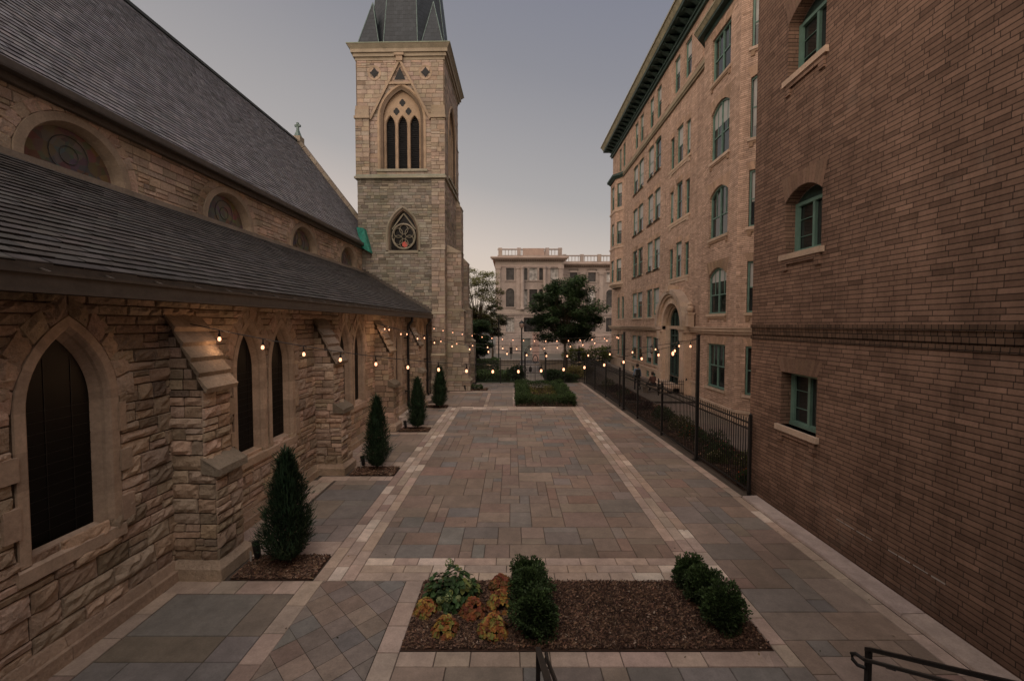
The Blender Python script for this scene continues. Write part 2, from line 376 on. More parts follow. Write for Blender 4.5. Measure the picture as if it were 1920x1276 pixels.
def ashlar(mb,fr,u0,u1,v0,v1,ops,off,hs,ws,dep,base,det=1,vary=.25,rough=.35):
    v=v0
    while v<v1-.02:
        h=R.uniform(*hs)
        if v+h>v1-.08: h=v1-v
        segs=[(u0,u1)]
        for o in ops:
            e=extent(o,v+h*.5,off) if v+h*.7>o['v0']-.02 else None
            if e:
                ns=[]
                for a,b in segs:
                    if e[1]<=a or e[0]>=b: ns.append((a,b)); continue
                    if e[0]>a+.03: ns.append((a,e[0]))
                    if e[1]<b-.03: ns.append((e[1],b))
                segs=ns
        for a,b in segs:
            u=a
            while u<b-.01:
                w=R.uniform(*ws)
                if u+w>b-ws[0]*.6: w=b-u
                def blk(ua,ub,va,vb):
                    col=jit(base,vary,.07)
                    if R.random()<.08: col=tuple(x*.7 for x in col)
                    nu=max(1,int((ub-ua)/.1*det)) if det>=1 else 1; nv=max(1,int((vb-va)/.08*det)) if det>=1 else 1
                    patch(mb,[(ua,va),(ub,va),(ub,vb),(ua,vb)],fr,dep*R.uniform(.5,1.3),col,nu,nv,rough)
                if h>hs[0]*1.35 and R.random()<.35 and h>.2:
                    m=v+h*R.uniform(.4,.6); mid=u+w*R.uniform(.4,.6) if R.random()<.5 and w>.35 else None
                    blk(u,u+w,v,m)
                    if mid: blk(u,mid,m,v+h); blk(mid,u+w,m,v+h)
                    else: blk(u,u+w,m,v+h)
                else: blk(u,u+w,v,v+h)
                u+=w
        v+=h
STONE=(.61,.46,.345); DRESS=(.55,.42,.315); MORT=(.17,.125,.09); TST=(.41,.335,.272)
# ================================================================== CHURCH
CA=-math.atan(.0217)
church=thing('church','limestone gothic church with slate roofs, buttresses and a corner tower on the left','church',(0,-.13,0),CA)
def slates(mb,O,U,S,length,slen,w,h,base,jt=.22):
    O,U,S=Vector(O),Vector(U).normalized(),Vector(S).normalized(); Nn=U.cross(S)
    if Nn.z<0: Nn=-Nn
    n=int(slen/h)
    for k in range(n):
        s0=k*h; off=(k%2)*w*.5
        u=-off
        while u<length:
            a=max(0,u+.006); b=min(length,u+w-.006)
            if b>a+.02:
                c=jit(base,jt,.05); t=.018+R.uniform(0,.012); ds=R.uniform(-.006,.006)
                p=lambda uu,ss,dd:O+U*uu+S*ss+Nn*dd
                q=[p(a,s0+ds,t),p(b,s0+ds,t),p(b,s0+h+.01,.001),p(a,s0+h+.01,.001)]
                mb.face(q,c); mb.face([p(a,s0+ds,0),p(b,s0+ds,0),q[1],q[0]],tuple(x*.5 for x in c))
            u+=w
AW=-5.9
wins=[]
for k in range(-1,5):
    if k==-1: wins.append(OP(5.43,1.04,1.42,3.25,4.28)); continue
    for c in (9.05+4.9*k,10.25+4.9*k):
        if c<25.3: wins.append(OP(c,.90,1.45,3.3,4.32))
fr=Fr((AW,0,0),(0,1,0),(1,0,0))
mb=MB(); panel(mb,fr,-4,26.5,0,4.9,wins,MORT,.3,-.006)
ashlar(mb,fr,-4,13.5,.3,4.75,wins,.13,(.13,.30),(.22,.72),.045,STONE,1.25,.24,.55)
ashlar(mb,fr,13.5,26.4,.3,4.75,wins,.13,(.15,.30),(.25,.7),.04,STONE,.3,.24,.5)
for k_,w_ in enumerate(wins):
    lim=None if k_==0 else (w_['c']-2,w_['c']+.6) if k_%2 else (w_['c']-.6,w_['c']+2)
    voussoirs(mb,fr,w_,.11,.38,5,STONE,.06,2 if w_['c']<12 else 1,lim)
# plinth
u=-4
while u<26.4:
    w_=R.uniform(.8,1.5); c=jit(DRESS,.15)
    ub=min(u+w_-.008,26.4)
    mb.hexa([(AW,u,0),(AW+.16,u,0),(AW+.16,ub,0),(AW,ub,0),(AW,u,.31),(AW+.06,u,.31),(AW+.06,ub,.31),(AW,ub,.31)],c)
    mb.box(AW+.04,AW+.16,u,ub,.0,.18,c); u+=w_
aisle=mb.build('aisle_wall','stone',church)
for w_ in wins:
    m2=MB(); sweep(m2,fr,w_,[(.11,.0),(.11,.035),(.0,.035),(-.02,.02),(-.05,-.02),(-.06,-.06),(-.13,-.15),(-.13,-.2)],DRESS,10,.12)
    zq=w_['v0']; qi=0
    while zq<w_['vs']-.1:
        hq=R.uniform(.28,.42)
        for sgn in (-1,1):
            if (qi+(sgn>0))%2: 
                ww=.11+R.uniform(.08,.2)
                if k_==0 if False else (w_['c']<6 or (sgn<0)==(wins.index(w_)%2==1)):
                    a_,b_=sorted((w_['c']+sgn*(w_['w']/2+.10),w_['c']+sgn*(w_['w']/2+ww))); m2.fbox(fr,a_,b_,zq,min(zq+hq,w_['vs']),0,.06,jit(DRESS,.1))
        zq+=hq; qi+=1
    v0=w_['v0']; c=w_['c']
    hw=w_['w']/2
    m2.hexa([fr.P(c-hw-.15,v0-.2,0),fr.P(c-hw-.15,v0-.2,.06),fr.P(c+hw+.15,v0-.2,.06),fr.P(c+hw+.15,v0-.2,0),
             fr.P(c-hw,v0+.10,-.17),fr.P(c-hw-.15,v0-.04,.06),fr.P(c+hw+.15,v0-.04,.06),fr.P(c+hw,v0+.10,-.17)],jit(DRESS,.08))
    f=m2.build('window','dress',church)
    m3=MB(); opface(m3,fr,w_,-.155,off=-.1); 
    g=m3.build('glass','leadglass',f)
    m4=MB()
    for q in (-1,1): m4.fbox(fr,c+q*.16-.004,c+q*.16+.004,v0+.1,w_['va']-.3-abs(q)*.12,-.154,-.148)
    for q in range(12): m4.fbox(fr,c-hw+.12,c+hw-.12,v0+.25+q*.14,v0+.256+q*.14,-.154,-.146)
    m4.build('leading','black',f)
# buttresses
for k in range(-1,4):
    y0=6.95+4.9*k; y1=y0+.66; det=.95 if k<=1 else 0
    mb=MB(); XL,XU=-5.10,-5.30
    core=tuple(x*1.0 for x in MORT)
    mb.box(AW-.05,XL-.03,y0+.03,y1-.03,0,1.84,core); mb.box(AW-.05,XU-.03,y0+.03,y1-.03,1.84,3.25,core)
    n=len(mb.v)
    mb.hexa([(AW-.05,y0+.03,3.2),(XU-.03,y0+.03,3.2),(XU-.03,y1-.03,3.2),(AW-.05,y1-.03,3.2),(AW-.05,y0+.03,4.42),(AW,y0+.03,4.40),(AW,y1-.03,4.40),(AW-.05,y1-.03,4.42)],core)
    ff=Fr((0,y0+.03,0),(1,0,0),(0,-1,0))
    fb=Fr((0,y1-.03,0),(-1,0,0),(0,1,0))
    hs=(.15,.27)
    ashlar(mb,ff,AW,XL-.03,.3,1.84,[],0,hs,(.24,.5),.05,STONE,det*1.2,.25,.5); ashlar(mb,ff,AW,XU-.03,1.84,3.2,[],0,hs,(.24,.5),.05,STONE,det*1.2,.25,.5)
    v=3.2
    while v<4.3:
        xe=AW+(XU-.03-AW)*(1-(v+.19-3.2)/1.22)
        if xe-AW>.1: ashlar(mb,ff,AW,xe,v,v+.18,[],0,(.18,.2),(.2,.4),.03,STONE,det); ashlar(mb,fb,-xe,-AW,v,v+.18,[],0,(.18,.2),(.2,.4),.03,STONE,0)
        v+=.18
    ashlar(mb,fb,-(XL-.03),-AW,.3,1.84,[],0,hs,(.24,.5),.035,STONE,0); ashlar(mb,fb,-(XU-.03),-AW,1.84,3.2,[],0,hs,(.24,.5),.035,STONE,0)
    fx=Fr((XL-.03,0,0),(0,1,0),(1,0,0)); ashlar(mb,fx,y0,y1,.3,1.84,[],0,hs,(.24,.45),.05,STONE,det*1.2,.25,.5)
    fx=Fr((XU-.03,0,0),(0,1,0),(1,0,0)); ashlar(mb,fx,y0,y1,1.84,3.2,[],0,hs,(.24,.45),.05,STONE,det*1.2,.25,.5)
    mb.box(AW,XL+.09,y0-.09,y1+.09,0,.2,jit(DRESS,.1)); mb.hexa([(AW,y0-.09,.2),(XL+.09,y0-.09,.2),(XL+.09,y1+.09,.2),(AW,y1+.09,.2),(AW,y0-.01,.31),(XL+.0,y0-.01,.31),(XL+.0,y1+.01,.31),(AW,y1+.01,.31)],jit(DRESS,.1))
    b=mb.build('buttress','stone',church)
    m2=MB()
    for q in range(5):
        t0,t1=q/5,(q+1)/5+.035
        xa,za=AW+.02+(XU+.04-AW)*t0,4.47-1.27*t0; xb,zb=AW+.02+(XU+.04-AW)*t1,4.47-1.27*t1
        nx,nz=.05,.032; lift=.085
        m2.hexa([(xa,y0-.05,za-.05),(xb,y0-.05,zb-.0),(xb,y1+.05,zb-.0),(xa,y1+.05,za-.05),(xa,y0-.05,za),(xb+.03,y0-.05,zb+lift),(xb+.03,y1+.05,zb+lift),(xa,y1+.05,za)],jit((.42,.33,.25),.3))
    m2.build('weathering','stone',b); m2=MB()
    m2.hexa([(XU-.05,y0-.04,1.80),(XL+.06,y0-.04,1.76),(XL+.06,y1+.04,1.76),(XU-.05,y1+.04,1.80),(XU-.05,y0-.04,2.07),(XL+.05,y0-.04,1.88),(XL+.05,y1+.04,1.88),(XU-.05,y1+.04,2.07)],jit((.30,.25,.19),.2))
    m2.build('weathering','stone',b)
# aisle roof
mb=MB(); O=Vector((-5.56,-4,5.0)); E1=Vector((-10.02,-4,7.62)); S=E1-O
mb.face([O-Z*.02,O+Vector((0,30.4,-.02)),E1+Vector((0,30.4,-.02)),E1-Z*.02],(.02,.02,.02))
slates(mb,O,(0,1,0),S,30.4,S.length,.36,.195,(.078,.072,.068),.28)
mb.build('aisle_roof',plain_mat('aisle_slates',(1,1,1),.8,var=.5,sc=5,bd=.006,spec=.3,useattr=True),church)
mb=MB(); mb.box(-10.05,-9.93,-4,26.5,7.56,7.70,(.30,.25,.2)); mb.build('roof_flashing','dress',church)
mb=MB(); mb.box(-5.62,-5.44,-4,25.9,4.66,4.685); mb.box(-5.46,-5.44,-4,25.9,4.67,4.89); mb.box(-5.48,-5.415,-4,25.9,4.87,4.91); mb.box(-5.425,-5.41,-4,25.9,4.66,4.70)
mb.box(-5.64,-5.56,-4,25.9,4.66,5.03); mb.box(-5.9,-5.6,-4,25.9,4.72,4.88)
y=-3.5
while y<25.8:
    mb.hexa([(-5.64,y,4.97),(-5.44,y,4.895),(-5.44,y+.03,4.895),(-5.64,y+.03,4.97),(-5.64,y,4.99),(-5.44,y,4.913),(-5.44,y+.03,4.913),(-5.64,y+.03,4.99)]); y+=.76
mb.build('gutter','gutter',church)
for yy,xx in ((21.15,-5.72),(25.35,-5.7)):
    mb=MB(); mb.tube([(-5.5,yy,4.66),(-5.5,yy,4.5),(xx,yy,4.2),(xx,yy,.15),(xx+.12,yy,.03)],.07,8)
    for z in (3.6,2.2,.9): mb.box(AW,xx+.09,yy-.09,yy+.09,z,z+.05)
    mb.build('downspout','black',church)
# clerestory
fr2=Fr((-10.05,0,0),(0,1,0),(1,0,0)); cw=[OP(4.58+4.95*k,2.1,7.5,7.72,8.76) for k in range(-1,5)]
mb=MB(); panel(mb,fr2,-4,26.5,7.4,9.4,cw,MORT,.25,-.006)
ashlar(mb,fr2,-4,26.5,7.55,9.35,cw,.2,(.14,.26),(.25,.65),.035,STONE,.6,.2,.4)
for w_ in cw: voussoirs(mb,fr2,w_,.2,.46,8,STONE,.05,1)
mb.build('clerestory_wall','stone',church)
for w_ in cw:
    m2=MB(); sweep(m2,fr2,w_,[(.2,.0),(.2,.05),(.02,.05),(-.06,-.12),(-.08,-.22)],(.42,.33,.24),10,.08)
    f=m2.build('clerestory_window','dress',church); m3=MB(); opface(m3,fr2,w_,-.2,off=-.02); m3.build('stained_glass','stain',f)
    m4=MB(); c=w_['c']
    for cc,rr in ((c,.42),(c,.2),(c-.62,.2),(c+.62,.2)):
        if cc==c: m4.tube([fr2.P(cc+rr*math.cos(t*PI/10),8.12+rr*math.sin(t*PI/10)-(0 if rr>.3 or cc==c else .12),-.19) for t in range(21)],.010,4,caps=False)
    m4.build('tracery','lead',f)
mb=MB(); mb.box(-10.05,-9.72,-4,29.9,9.16,9.2); mb.box(-9.74,-9.72,-4,29.9,9.17,9.34); mb.box(-10.05,-9.9,-4,29.9,9.0,9.16); mb.build('nave_gutter','gutter',church)
mb=MB(); O=Vector((-9.8,-4,9.32)); E1=Vector((-15.9,-4,17.25)); S=E1-O; mb.face([O,O+Vector((0,33.9,0)),E1+Vector((0,33.9,0)),E1],(.03,.03,.03))
slates(mb,O,(0,1,0),S,33.9,S.length,.25,.17,(.20,.193,.20),.3)
E2=Vector((-22,-4,9.32)); mb.face([E1,E1+Vector((0,33.9,0)),E2+Vector((0,33.9,0)),E2],(.06,.06,.065)); mb.face([E1+Vector((0,0,-.1)),O,E2],(.3,.24,.18))
mb.box(-16.02,-15.78,-4,29.9,17.2,17.33,(.07,.08,.08))
mb.build('nave_roof',plain_mat('nave_slates',(1,1,1),.68,var=.5,sc=4,bd=.005,spec=.35,useattr=True),church)
mb=MB(); Pk=Vector((-15.9,29.9,17.35)); Ev=Vector((-9.55,29.9,9.1))
def slab(mb,a,b,w,y0,y1,col):
    d=(b-a).normalized(); n=Vector((-d.z,0,d.x)); n=n if n.z>0 else -n
    q=[a-n*w*.5,b-n*w*.5,b+n*w*.5,a+n*w*.5]; k=len(mb.v)
    mb.hexa([Vector((p.x,y0,p.z)) for p in q]+[Vector((p.x,y1,p.z)) for p in q],col)
for t in range(14): slab(mb,Pk+(Ev-Pk)*(t/14),Pk+(Ev-Pk)*((t+.97)/14),.34,29.85,30.35,jit((.34,.29,.23),.15)); 
Ew=Vector((-22.3,29.9,9.1)); slab(mb,Pk,Ew,.34,29.85,30.35,(.34,.29,.23))
mb.face([(-22,30.2,0),(-9.8,30.2,0),(-9.8,30.2,9.2),(-15.9,30.2,17.2),(-22,30.2,9.2)],STONE)
mb.box(-16.2,-15.6,29.8,30.4,17.2,17.6,(.34,.29,.23))
gb=mb.build('gable_end','tstone',church)
mb=MB(); mb.lathe((-15.9,30.1,17.6),[(.30,0),(.18,.3),(.11,.5),(.09,.58)],6); mb.box(-15.97,-15.83,30.03,30.17,18.15,18.62); mb.box(-16.10,-15.70,30.03,30.17,18.33,18.47)
mb.build('roof_cross','copper',gb)
mb=MB(); mb.hexa([(-9.95,26.0,9.1),(-9.35,26.0,8.75),(-9.35,26.45,8.75),(-9.95,26.45,9.1),(-10.25,26.2,10.35),(-9.75,26.0,10.25),(-9.75,26.45,10.25),(-10.25,26.45,10.35)])
mb.build('copper_saddle','tarp',church)
# tower
TC=-7.52; Y0,Y1=26.5,32.0; XLt,XRt=TC-2.75,TC+2.75
tower=None
tf=Fr((0,Y0,0),(1,0,0),(0,-1,0)); te=Fr((XRt,0,0),(0,1,0),(1,0,0))
bel=OP(TC+.08,2.35,13.98,17.05,18.85); rose=OP(TC+.1,1.7,8.95,9.95,11.45)
mb=MB()
panel(mb,tf,XLt,XRt,0,20.7,[bel,rose],MORT,.4,-.006)
belE=OP(29.3,2.35,13.98,17.05,18.85)
panel(mb,te,Y0,Y1,0,20.7,[belE],MORT,.4,-.006)
for q in (((XLt,Y1),(XRt,Y1)),((XLt,Y0),(XLt,Y1))):
    (a,b),(c,d)=q; mb.face([(a,b,0),(c,d,0),(c,d,20.7),(a,b,20.7)],TST)
LOWT=(.35,.315,.26)
ashlar(mb,tf,XLt,XRt,5.0,13.4,[rose],.22,(.13,.24),(.22,.6),.03,LOWT,0,.28); ashlar(mb,tf,XLt,XRt,0,5.0,[],0,(.2,.32),(.35,.8),.03,TST,0,.2)
ashlar(mb,tf,XLt+.05,XRt-.05,13.6,20.65,[bel],.32,(.2,.3),(.3,.75),.022,(.41,.33,.265),0,.15)
ashlar(mb,te,Y0,Y1,0,13.4,[],0,(.18,.3),(.3,.7),.03,TST,0,.22); ashlar(mb,te,Y0,Y1,13.6,20.65,[belE],.32,(.2,.3),(.3,.75),.022,(.41,.33,.265),0,.15)
west=Fr((XLt,0,0),(0,-1,0),(-1,0,0)); ashlar(mb,west,-Y1,-Y0,9,20.65,[],0,(.2,.3),(.3,.75),.022,(.41,.33,.265),0,.15)
tower=mb.build('tower','tstone',church)
# corner pilasters, string courses, buttresses
def stage(mb,x0,x1,y0,y1,z0,z1,slope,faces,base=TST,top=None):
    core=MORT; mb.box(x0+.02,x1-.02,y0+.02,y1-.02,z0,z1,core)
    if 'f' in faces: ashlar(mb,Fr((0,y0+.02,0),(1,0,0),(0,-1,0)),x0,x1,z0,z1,[],0,(.2,.32),(.3,.6),.03,base,0,.22)
    if 'e' in faces: ashlar(mb,Fr((x1-.02,0,0),(0,1,0),(1,0,0)),y0,y1,z0,z1,[],0,(.2,.32),(.3,.6),.03,base,0,.22)
for x0,x1 in ((XLt-.05,XLt+.82),(XRt-.82,XRt+.05)):
    mb=MB(); stage(mb,x0,x1,Y0-.15,Y0+.3,13.6,17.05,0,'fe',(.43,.345,.265))
    c=(.40,.32,.235); mb.box(x0-.05,x1+.05,Y0-.22,Y0+.2,17.05,17.2,c); mb.box(x0,x1,Y0-.15,Y0+.2,17.2,17.6,jit(c)); mb.box(x0+.02,x1-.02,Y0-.1,Y0+.1,17.6,17.85,jit(c)); mb.build('corner_pilaster','tstone',tower)
mb=MB()
mb.box(XLt-.12,XRt+.12,Y0-.25,Y1+.2,13.38,13.5,(.38,.36,.28)); mb.box(XLt-.05,XRt+.05,Y0-.18,Y1+.15,13.5,13.62,(.34,.36,.29))
mb.build('string_course','tstone',tower)
mb=MB()
for (z0,z1,yy) in ((9.1,13.38,26.36),(5.1,9.1,26.22),(2.5,5.1,26.08),(.8,2.5,25.94),(0,.8,25.82)):
    stage(mb,XRt-.82,XRt+.02,yy,Y0,z0,z1-.12,0,'fe'); mb.hexa([(XRt-.84,yy-.03,z1-.14),(XRt+.04,yy-.03,z1-.14),(XRt+.04,Y0,z1-.14),(XRt-.84,Y0,z1-.14),(XRt-.82,yy+.12,z1),(XRt+.02,yy+.12,z1),(XRt+.02,Y0,z1),(XRt-.82,Y0,z1)],jit((.42,.36,.27),.1))
mb.build('tower_buttress','tstone',tower)
def eastb(y0,y1,st):
    mb=MB()
    for k,(z0,z1,x1) in enumerate(st):
        nx=st[k-1][2] if k else XRt
        hs_=.5 if x1-nx>.3 else .15
        stage(mb,XRt-.05,x1,y0,y1,z0,z1-hs_,0,'fe')
        mb.hexa([(XRt-.05,y0-.02,z1-hs_),(x1+.04,y0-.02,z1-hs_),(x1+.04,y1,z1-hs_),(XRt-.05,y1,z1-hs_),(XRt-.05,y0-.02,z1+.02),(nx,y0-.02,z1+.02),(nx,y1,z1+.02),(XRt-.05,y1,z1+.02)],jit((.42,.36,.27),.1))
    mb.build('tower_buttress','tstone',tower)
eastb(27.0,28.1,[(5.3,9.4,-3.83),(3.0,5.3,-3.68),(.8,3.0,-3.38),(0,.8,-3.27)])
eastb(30.9,32.0,[(13.3,17.3,-4.72),(9.3,13.3,-4.38),(5.5,9.3,-3.92),(3.2,5.5,-3.68),(.6,3.2,-3.46),(0,.6,-3.38)])
def belfry(fr,op,nm='belfry_window'):
    c=op['c']; m2=MB(); sweep(m2,fr,op,[(.34,.0),(.34,.06),(.22,.06),(.18,.0),(.1,-.05),(.0,-.12),(-.03,-.36)],(.44,.33,.23),12,.06)
    m2.fbox(fr,c-1.6,c+1.6,13.84,13.98,-.4,.1,(.38,.36,.28))
    lan=[OP(c+q*.76,.56,14.05,16.75,17.35) for q in (-1,0,1)]
    panel(m2,fr,c-1.25,c+1.25,13.95,18.9,lan,(.44,.33,.23),.14,-.2)
    for q in (-1,0,1): sweep(m2,fr,lan[q+1],[(.06,-.2),(.03,-.16),(0,-.2)],(.44,.33,.23),6,.03)
    f=m2.build(nm,'dress',tower)
    m3=MB(); m3.fbox(fr,c-1.2,c+1.2,13.98,18.8,-.5,-.45)
    for q in range(28): m3.fbox(fr,c-1.1,c+1.1,14.05+q*.12,14.07+q*.12,-.40,-.33)
    m3.build('louvre','louvre',f)
    for cu,cv in ((c,18.15),(c-.38,17.62),(c+.38,17.62)):
        m4=MB()
        for dx,dy in ((.09,0),(-.09,0),(0,.11),(0,-.11)):
            m4.face([fr.P(cu+dx+.105*math.cos(t*PI/5),cv+dy+.125*math.sin(t*PI/5),-.19-(.001*(dx>0)+.002*(dy>0)+.003*(dy<0))) for t in range(10)])
        m4.build('quatrefoil_opening','louvre',f)
belfry(tf,bel); belfry(te,belE)
mb=MB()
def bar(mb,fr,a,b,w,d0,d1,col):
    a,b=Vector(a),Vector(b); d=(b-a).normalized(); n=Vector((-d.y,d.x))*w*.5
    mb.prism([tuple(a-n),tuple(b-n),tuple(b+n),tuple(a+n)],fr,d0,d1,col)
gc=(.40,.31,.225)
bar(mb,tf,(TC,20.62),(TC-1.88,17.02),.14,0,.14,gc); bar(mb,tf,(TC,20.62),(TC+1.88,17.02),.14,0,.141,gc)
bar(mb,tf,(TC-.73,19.2),(TC+.73,19.2),.14,0,.12,gc)
mb.fbox(tf,TC-.2,TC+.2,20.5,20.95,0,.2,gc); mb.fbox(tf,TC-.3,TC+.3,20.8,20.95,0,.26,gc)
for cx in (TC-1.59,TC+1.59):
    for k in range(16):
        a0,a1=k*PI/8,(k+1)*PI/8; mb.face([tf.P(cx+.30*math.cos(a0),19.87+.33*math.sin(a0),.012),tf.P(cx+.42*math.cos(a0),19.87+.45*math.sin(a0),.03),tf.P(cx+.42*math.cos(a1),19.87+.45*math.sin(a1),.03),tf.P(cx+.30*math.cos(a1),19.87+.33*math.sin(a1),.012)],gc)
mb.build('gable_moulding','dress',tower)
for cx in (TC-1.59,TC+1.59):
    mb=MB(); mb.face([tf.P(cx+r*math.cos(k*PI/8),19.87+r*1.12*math.sin(k*PI/8),.035) for k in range(16) for r in [(.29 if k%4==0 else .19 if k%4==2 else .2)]]); mb.build('quatrefoil_opening','louvre',tower)
mb=MB()
mb.face([tf.P(TC-.34,19.45,.035),tf.P(TC+.34,19.45,.035),tf.P(TC+.2,19.75,.035),tf.P(TC,20.2,.035),tf.P(TC-.2,19.75,.035)])
mb.build('trefoil_opening','louvre',tower)
m2=MB(); sweep(m2,tf,rose,[(.24,.0),(.24,.06),(.14,.06),(.1,0),(.0,-.06),(-.02,-.3)],(.36,.32,.25),12,.06)
rc=TC+.1; rz=9.85
m2.tube([tf.P(rc+.72*math.cos(t*PI/12),rz+.78*math.sin(t*PI/12),-.14) for t in range(25)],.06,6,(.36,.32,.25),False)
for q in range(6):
    a=PI/6+q*PI/3; m2.tube([tf.P(rc+.40*math.cos(a)+.27*math.cos(t*PI/6),rz+.44*math.sin(a)+.3*math.sin(t*PI/6),-.16) for t in range(13)],.025,4,(.33,.3,.23),False)
bar(m2,tf,(rc-.75,10.3),(rc,11.3),.08,-.25,-.15,(.33,.3,.23)); bar(m2,tf,(rc+.75,10.3),(rc,11.3),.08,-.25,-.151,(.33,.3,.23))
m2.fbox(tf,rc-.95,rc+.95,8.78,8.95,-.3,.06,(.36,.32,.25))
f=m2.build('rose_window','tstone',tower); m3=MB(); opface(m3,tf,rose,-.27); m3.build('stained_glass','leadglass',f)
m3=MB(); m3.face([tf.P(rc+.03+.17*math.cos(t*PI/4)*(1+.3*(t%2)),9.38+.15*math.sin(t*PI/4)*(1+.3*((t+1)%2)),-.262) for t in range(8)]); m3.build('lit_red_glass','red',f)
mb=MB()
for z0,z1,o in ((20.62,20.8,.04),(20.8,21.0,.14),(21.0,21.2,.24)):
    mb.box(XLt-o,XRt+o,Y0-o,Y1+o,z0,z1,(.38,.33,.25))
mb.hexa([(XLt-.24,Y0-.24,21.2),(XRt+.24,Y0-.24,21.2),(XRt+.24,Y1+.24,21.2),(XLt-.24,Y1+.24,21.2),(XLt-.42,Y0-.42,21.42),(XRt+.42,Y0-.42,21.42),(XRt+.42,Y1+.42,21.42),(XLt-.42,Y1+.42,21.42)],(.36,.33,.25))
mb.box(XLt-.44,XRt+.44,Y0-.44,Y1+.44,21.42,21.47,(.27,.31,.24))
mb.build('tower_cornice','dress',tower)
# stepped flashing where the aisle roof meets the tower
mb=MB(); k=0
x=-5.6
while x>XLt:
    z=5.0+(-5.56-x)*.5875; mb.box(x-.21,x,Y0-.05,Y0-.03,z-.1,z+.28); x-=.21
mb.build('stepped_flashing','gutter',tower)
mb=MB(); cx,cy=TC,(Y0+Y1)/2; zb=21.47; zt=44
def octa(a,z): 
    s=a*math.tan(PI/8); return [Vector((cx+x,cy+y,z)) for x,y in ((-s,-a),(s,-a),(a,-s),(a,s),(s,a),(-s,a),(-a,s),(-a,-s))]
A0=octa(2.62,zb); top=Vector((cx,cy,zt))
for i in range(8): mb.face([A0[i],A0[(i+1)%8],top])
for sx in (-1,1):
    for sy in (-1,1):
        ccx,ccy=cx+sx*2.0,cy+sy*2.0; r=.72; ap=Vector((ccx-sx*.06,ccy-sy*.1,24.75)); q=[Vector((ccx+a*r,ccy+b*r,zb)) for a,b in ((-1,-1),(1,-1),(1,1),(-1,1))]
        for i in range(4): mb.face([q[i],q[(i+1)%4],ap])
sp=mb.build('spire','slateS',tower)
mb=MB()
for i in range(8): mb.tube([A0[i],A0[i]+(top-A0[i])*.6],.03,6)
for sx in (-1,1):
    for sy in (-1,):
        ccx,ccy=cx+sx*2.0,cy+sy*2.0; r=.72; ap=Vector((ccx-sx*.06,ccy-sy*.1,24.75))
        for a,b in ((-1,-1),(1,-1),(1,1),(-1,1)): mb.tube([Vector((ccx+a*r,ccy+b*r,zb)),ap],.028,6)
mb.build('copper_ridge','copper',sp)

# ================================================================== BRICK BUILDING
bld=thing('apartment_building','tall brown brick apartment building with green windows and an arched stone entrance','apartment building')
PORT=(.60,.465,.36)
ARCHM=stone_mat('gauged_brick',bumpd=.003)
def win_unit(fr,op,style='double',blind=0,sill=True,parent=None,depth=.13,corbel=False,detail=True,arch=None):
    c,w,v0,va=op['c'],op['w'],op['v0'],op['va']; h=w/2; vs=op['vs']
    m=MB(); d=-depth; fw=.075 if w>.75 else .055
    # frame round the opening, following the head
    if style=='slide' and op['kind']=='seg': op0=op; op=dict(op,kind='rect',va=vs-.02); va=op['va']
    else: op0=op
    if op['kind']=='rect': sweep(m,fr,op,[(0,d+.04),(-fw,d+.04),(-fw,d-.06)],(1,1,1),6,.0)
    else: sweep(m,fr,op,[(0,d+.04),(-fw,d+.04),(-fw,d-.06)],(1,1,1),5,.0)
    m.fbox(fr,c-h,c+h,v0,v0+fw,d-.06,d+.06)
    g=d-.02
    if style=='pair':   # mullion, two sashes
        m.fbox(fr,c-.03,c+.03,v0,va-.01 if op['kind']=='rect' else va-.03,g-.03,d+.03)
        mid=v0+(vs-v0)*.5 if op['kind']!='rect' else (v0+va)/2
        for s in (-1,1): m.fbox(fr,c+s*h*.5-h*.46,c+s*h*.5+h*.46,mid-.025,mid+.025,g-.02,d+.005)
        if detail:
            for s in (-1,1): m.fbox(fr,c+s*h*.5-.012,c+s*h*.5+.012,mid,va-fw,g-.02,d-.005)
    elif style=='slide':
        m.fbox(fr,c-.03,c+.035,v0+fw,va-fw,g-.03,d+.03)
        m.fbox(fr,c-h+fw,c-h+fw+.03,v0+fw,va-fw,g,d+.03); m.fbox(fr,c-h+fw+.031,c+h-fw,v0+fw,v0+fw+.035,g,d+.02)
        for q in (.33,.66): m.fbox(fr,c-h+fw,c-.03,v0+(va-v0)*q,v0+(va-v0)*q+.012,g-.02,d-.005)
    else:
        mid=(v0+va)/2; m.fbox(fr,c-h+fw,c+h-fw,mid-.025,mid+.025,g-.02,d+.005)
        if detail: m.fbox(fr,c-.012,c+.012,mid,va-fw,g-.02,d-.005)
    f=m.build('window','teal',parent or bld)
    if op0 is not op: m=MB(); opface(m,fr,dict(op0,v0=vs-.02),d-.01,off=-.003); m.build('head_board','tealdark',f)
    if arch:
        m=MB(); flat_arch(m,fr,op0,arch[0],arch[1],arch[2]); m.build('brick_arch',ARCHM,f)
    m=MB(); opface(m,fr,op,g-.012,off=-.005); m.build('pane','glass',f)
    if blind:
        m=MB(); hb=(va-v0)*blind; m.fbox(fr,c-h+fw+.01,c+h-fw-.01,max(v0+fw,va-hb),va-fw,g-.011,g-.006); m.build('blind','blind',f)
    if sill:
        m=MB(); m.fbox(fr,c-h-.09,c+h+.09,v0-.12,v0,-.2,.07,jit(PORT,.12)); m.build('sill','portal',f)
        if corbel:
            m=MB(); ac=(.36,.25,.17); m.prism([(c-h-.02,v0-.122),(c-h-.02,v0-.36),(c-h+.13,v0-.36),(c-h+.13,v0-.22),(c+h-.13,v0-.22),(c+h-.13,v0-.36),(c+h+.02,v0-.36),(c+h+.02,v0-.122)][::-1],fr,0,.045,ac)
            m.build('apron',corbel,f)
    return f
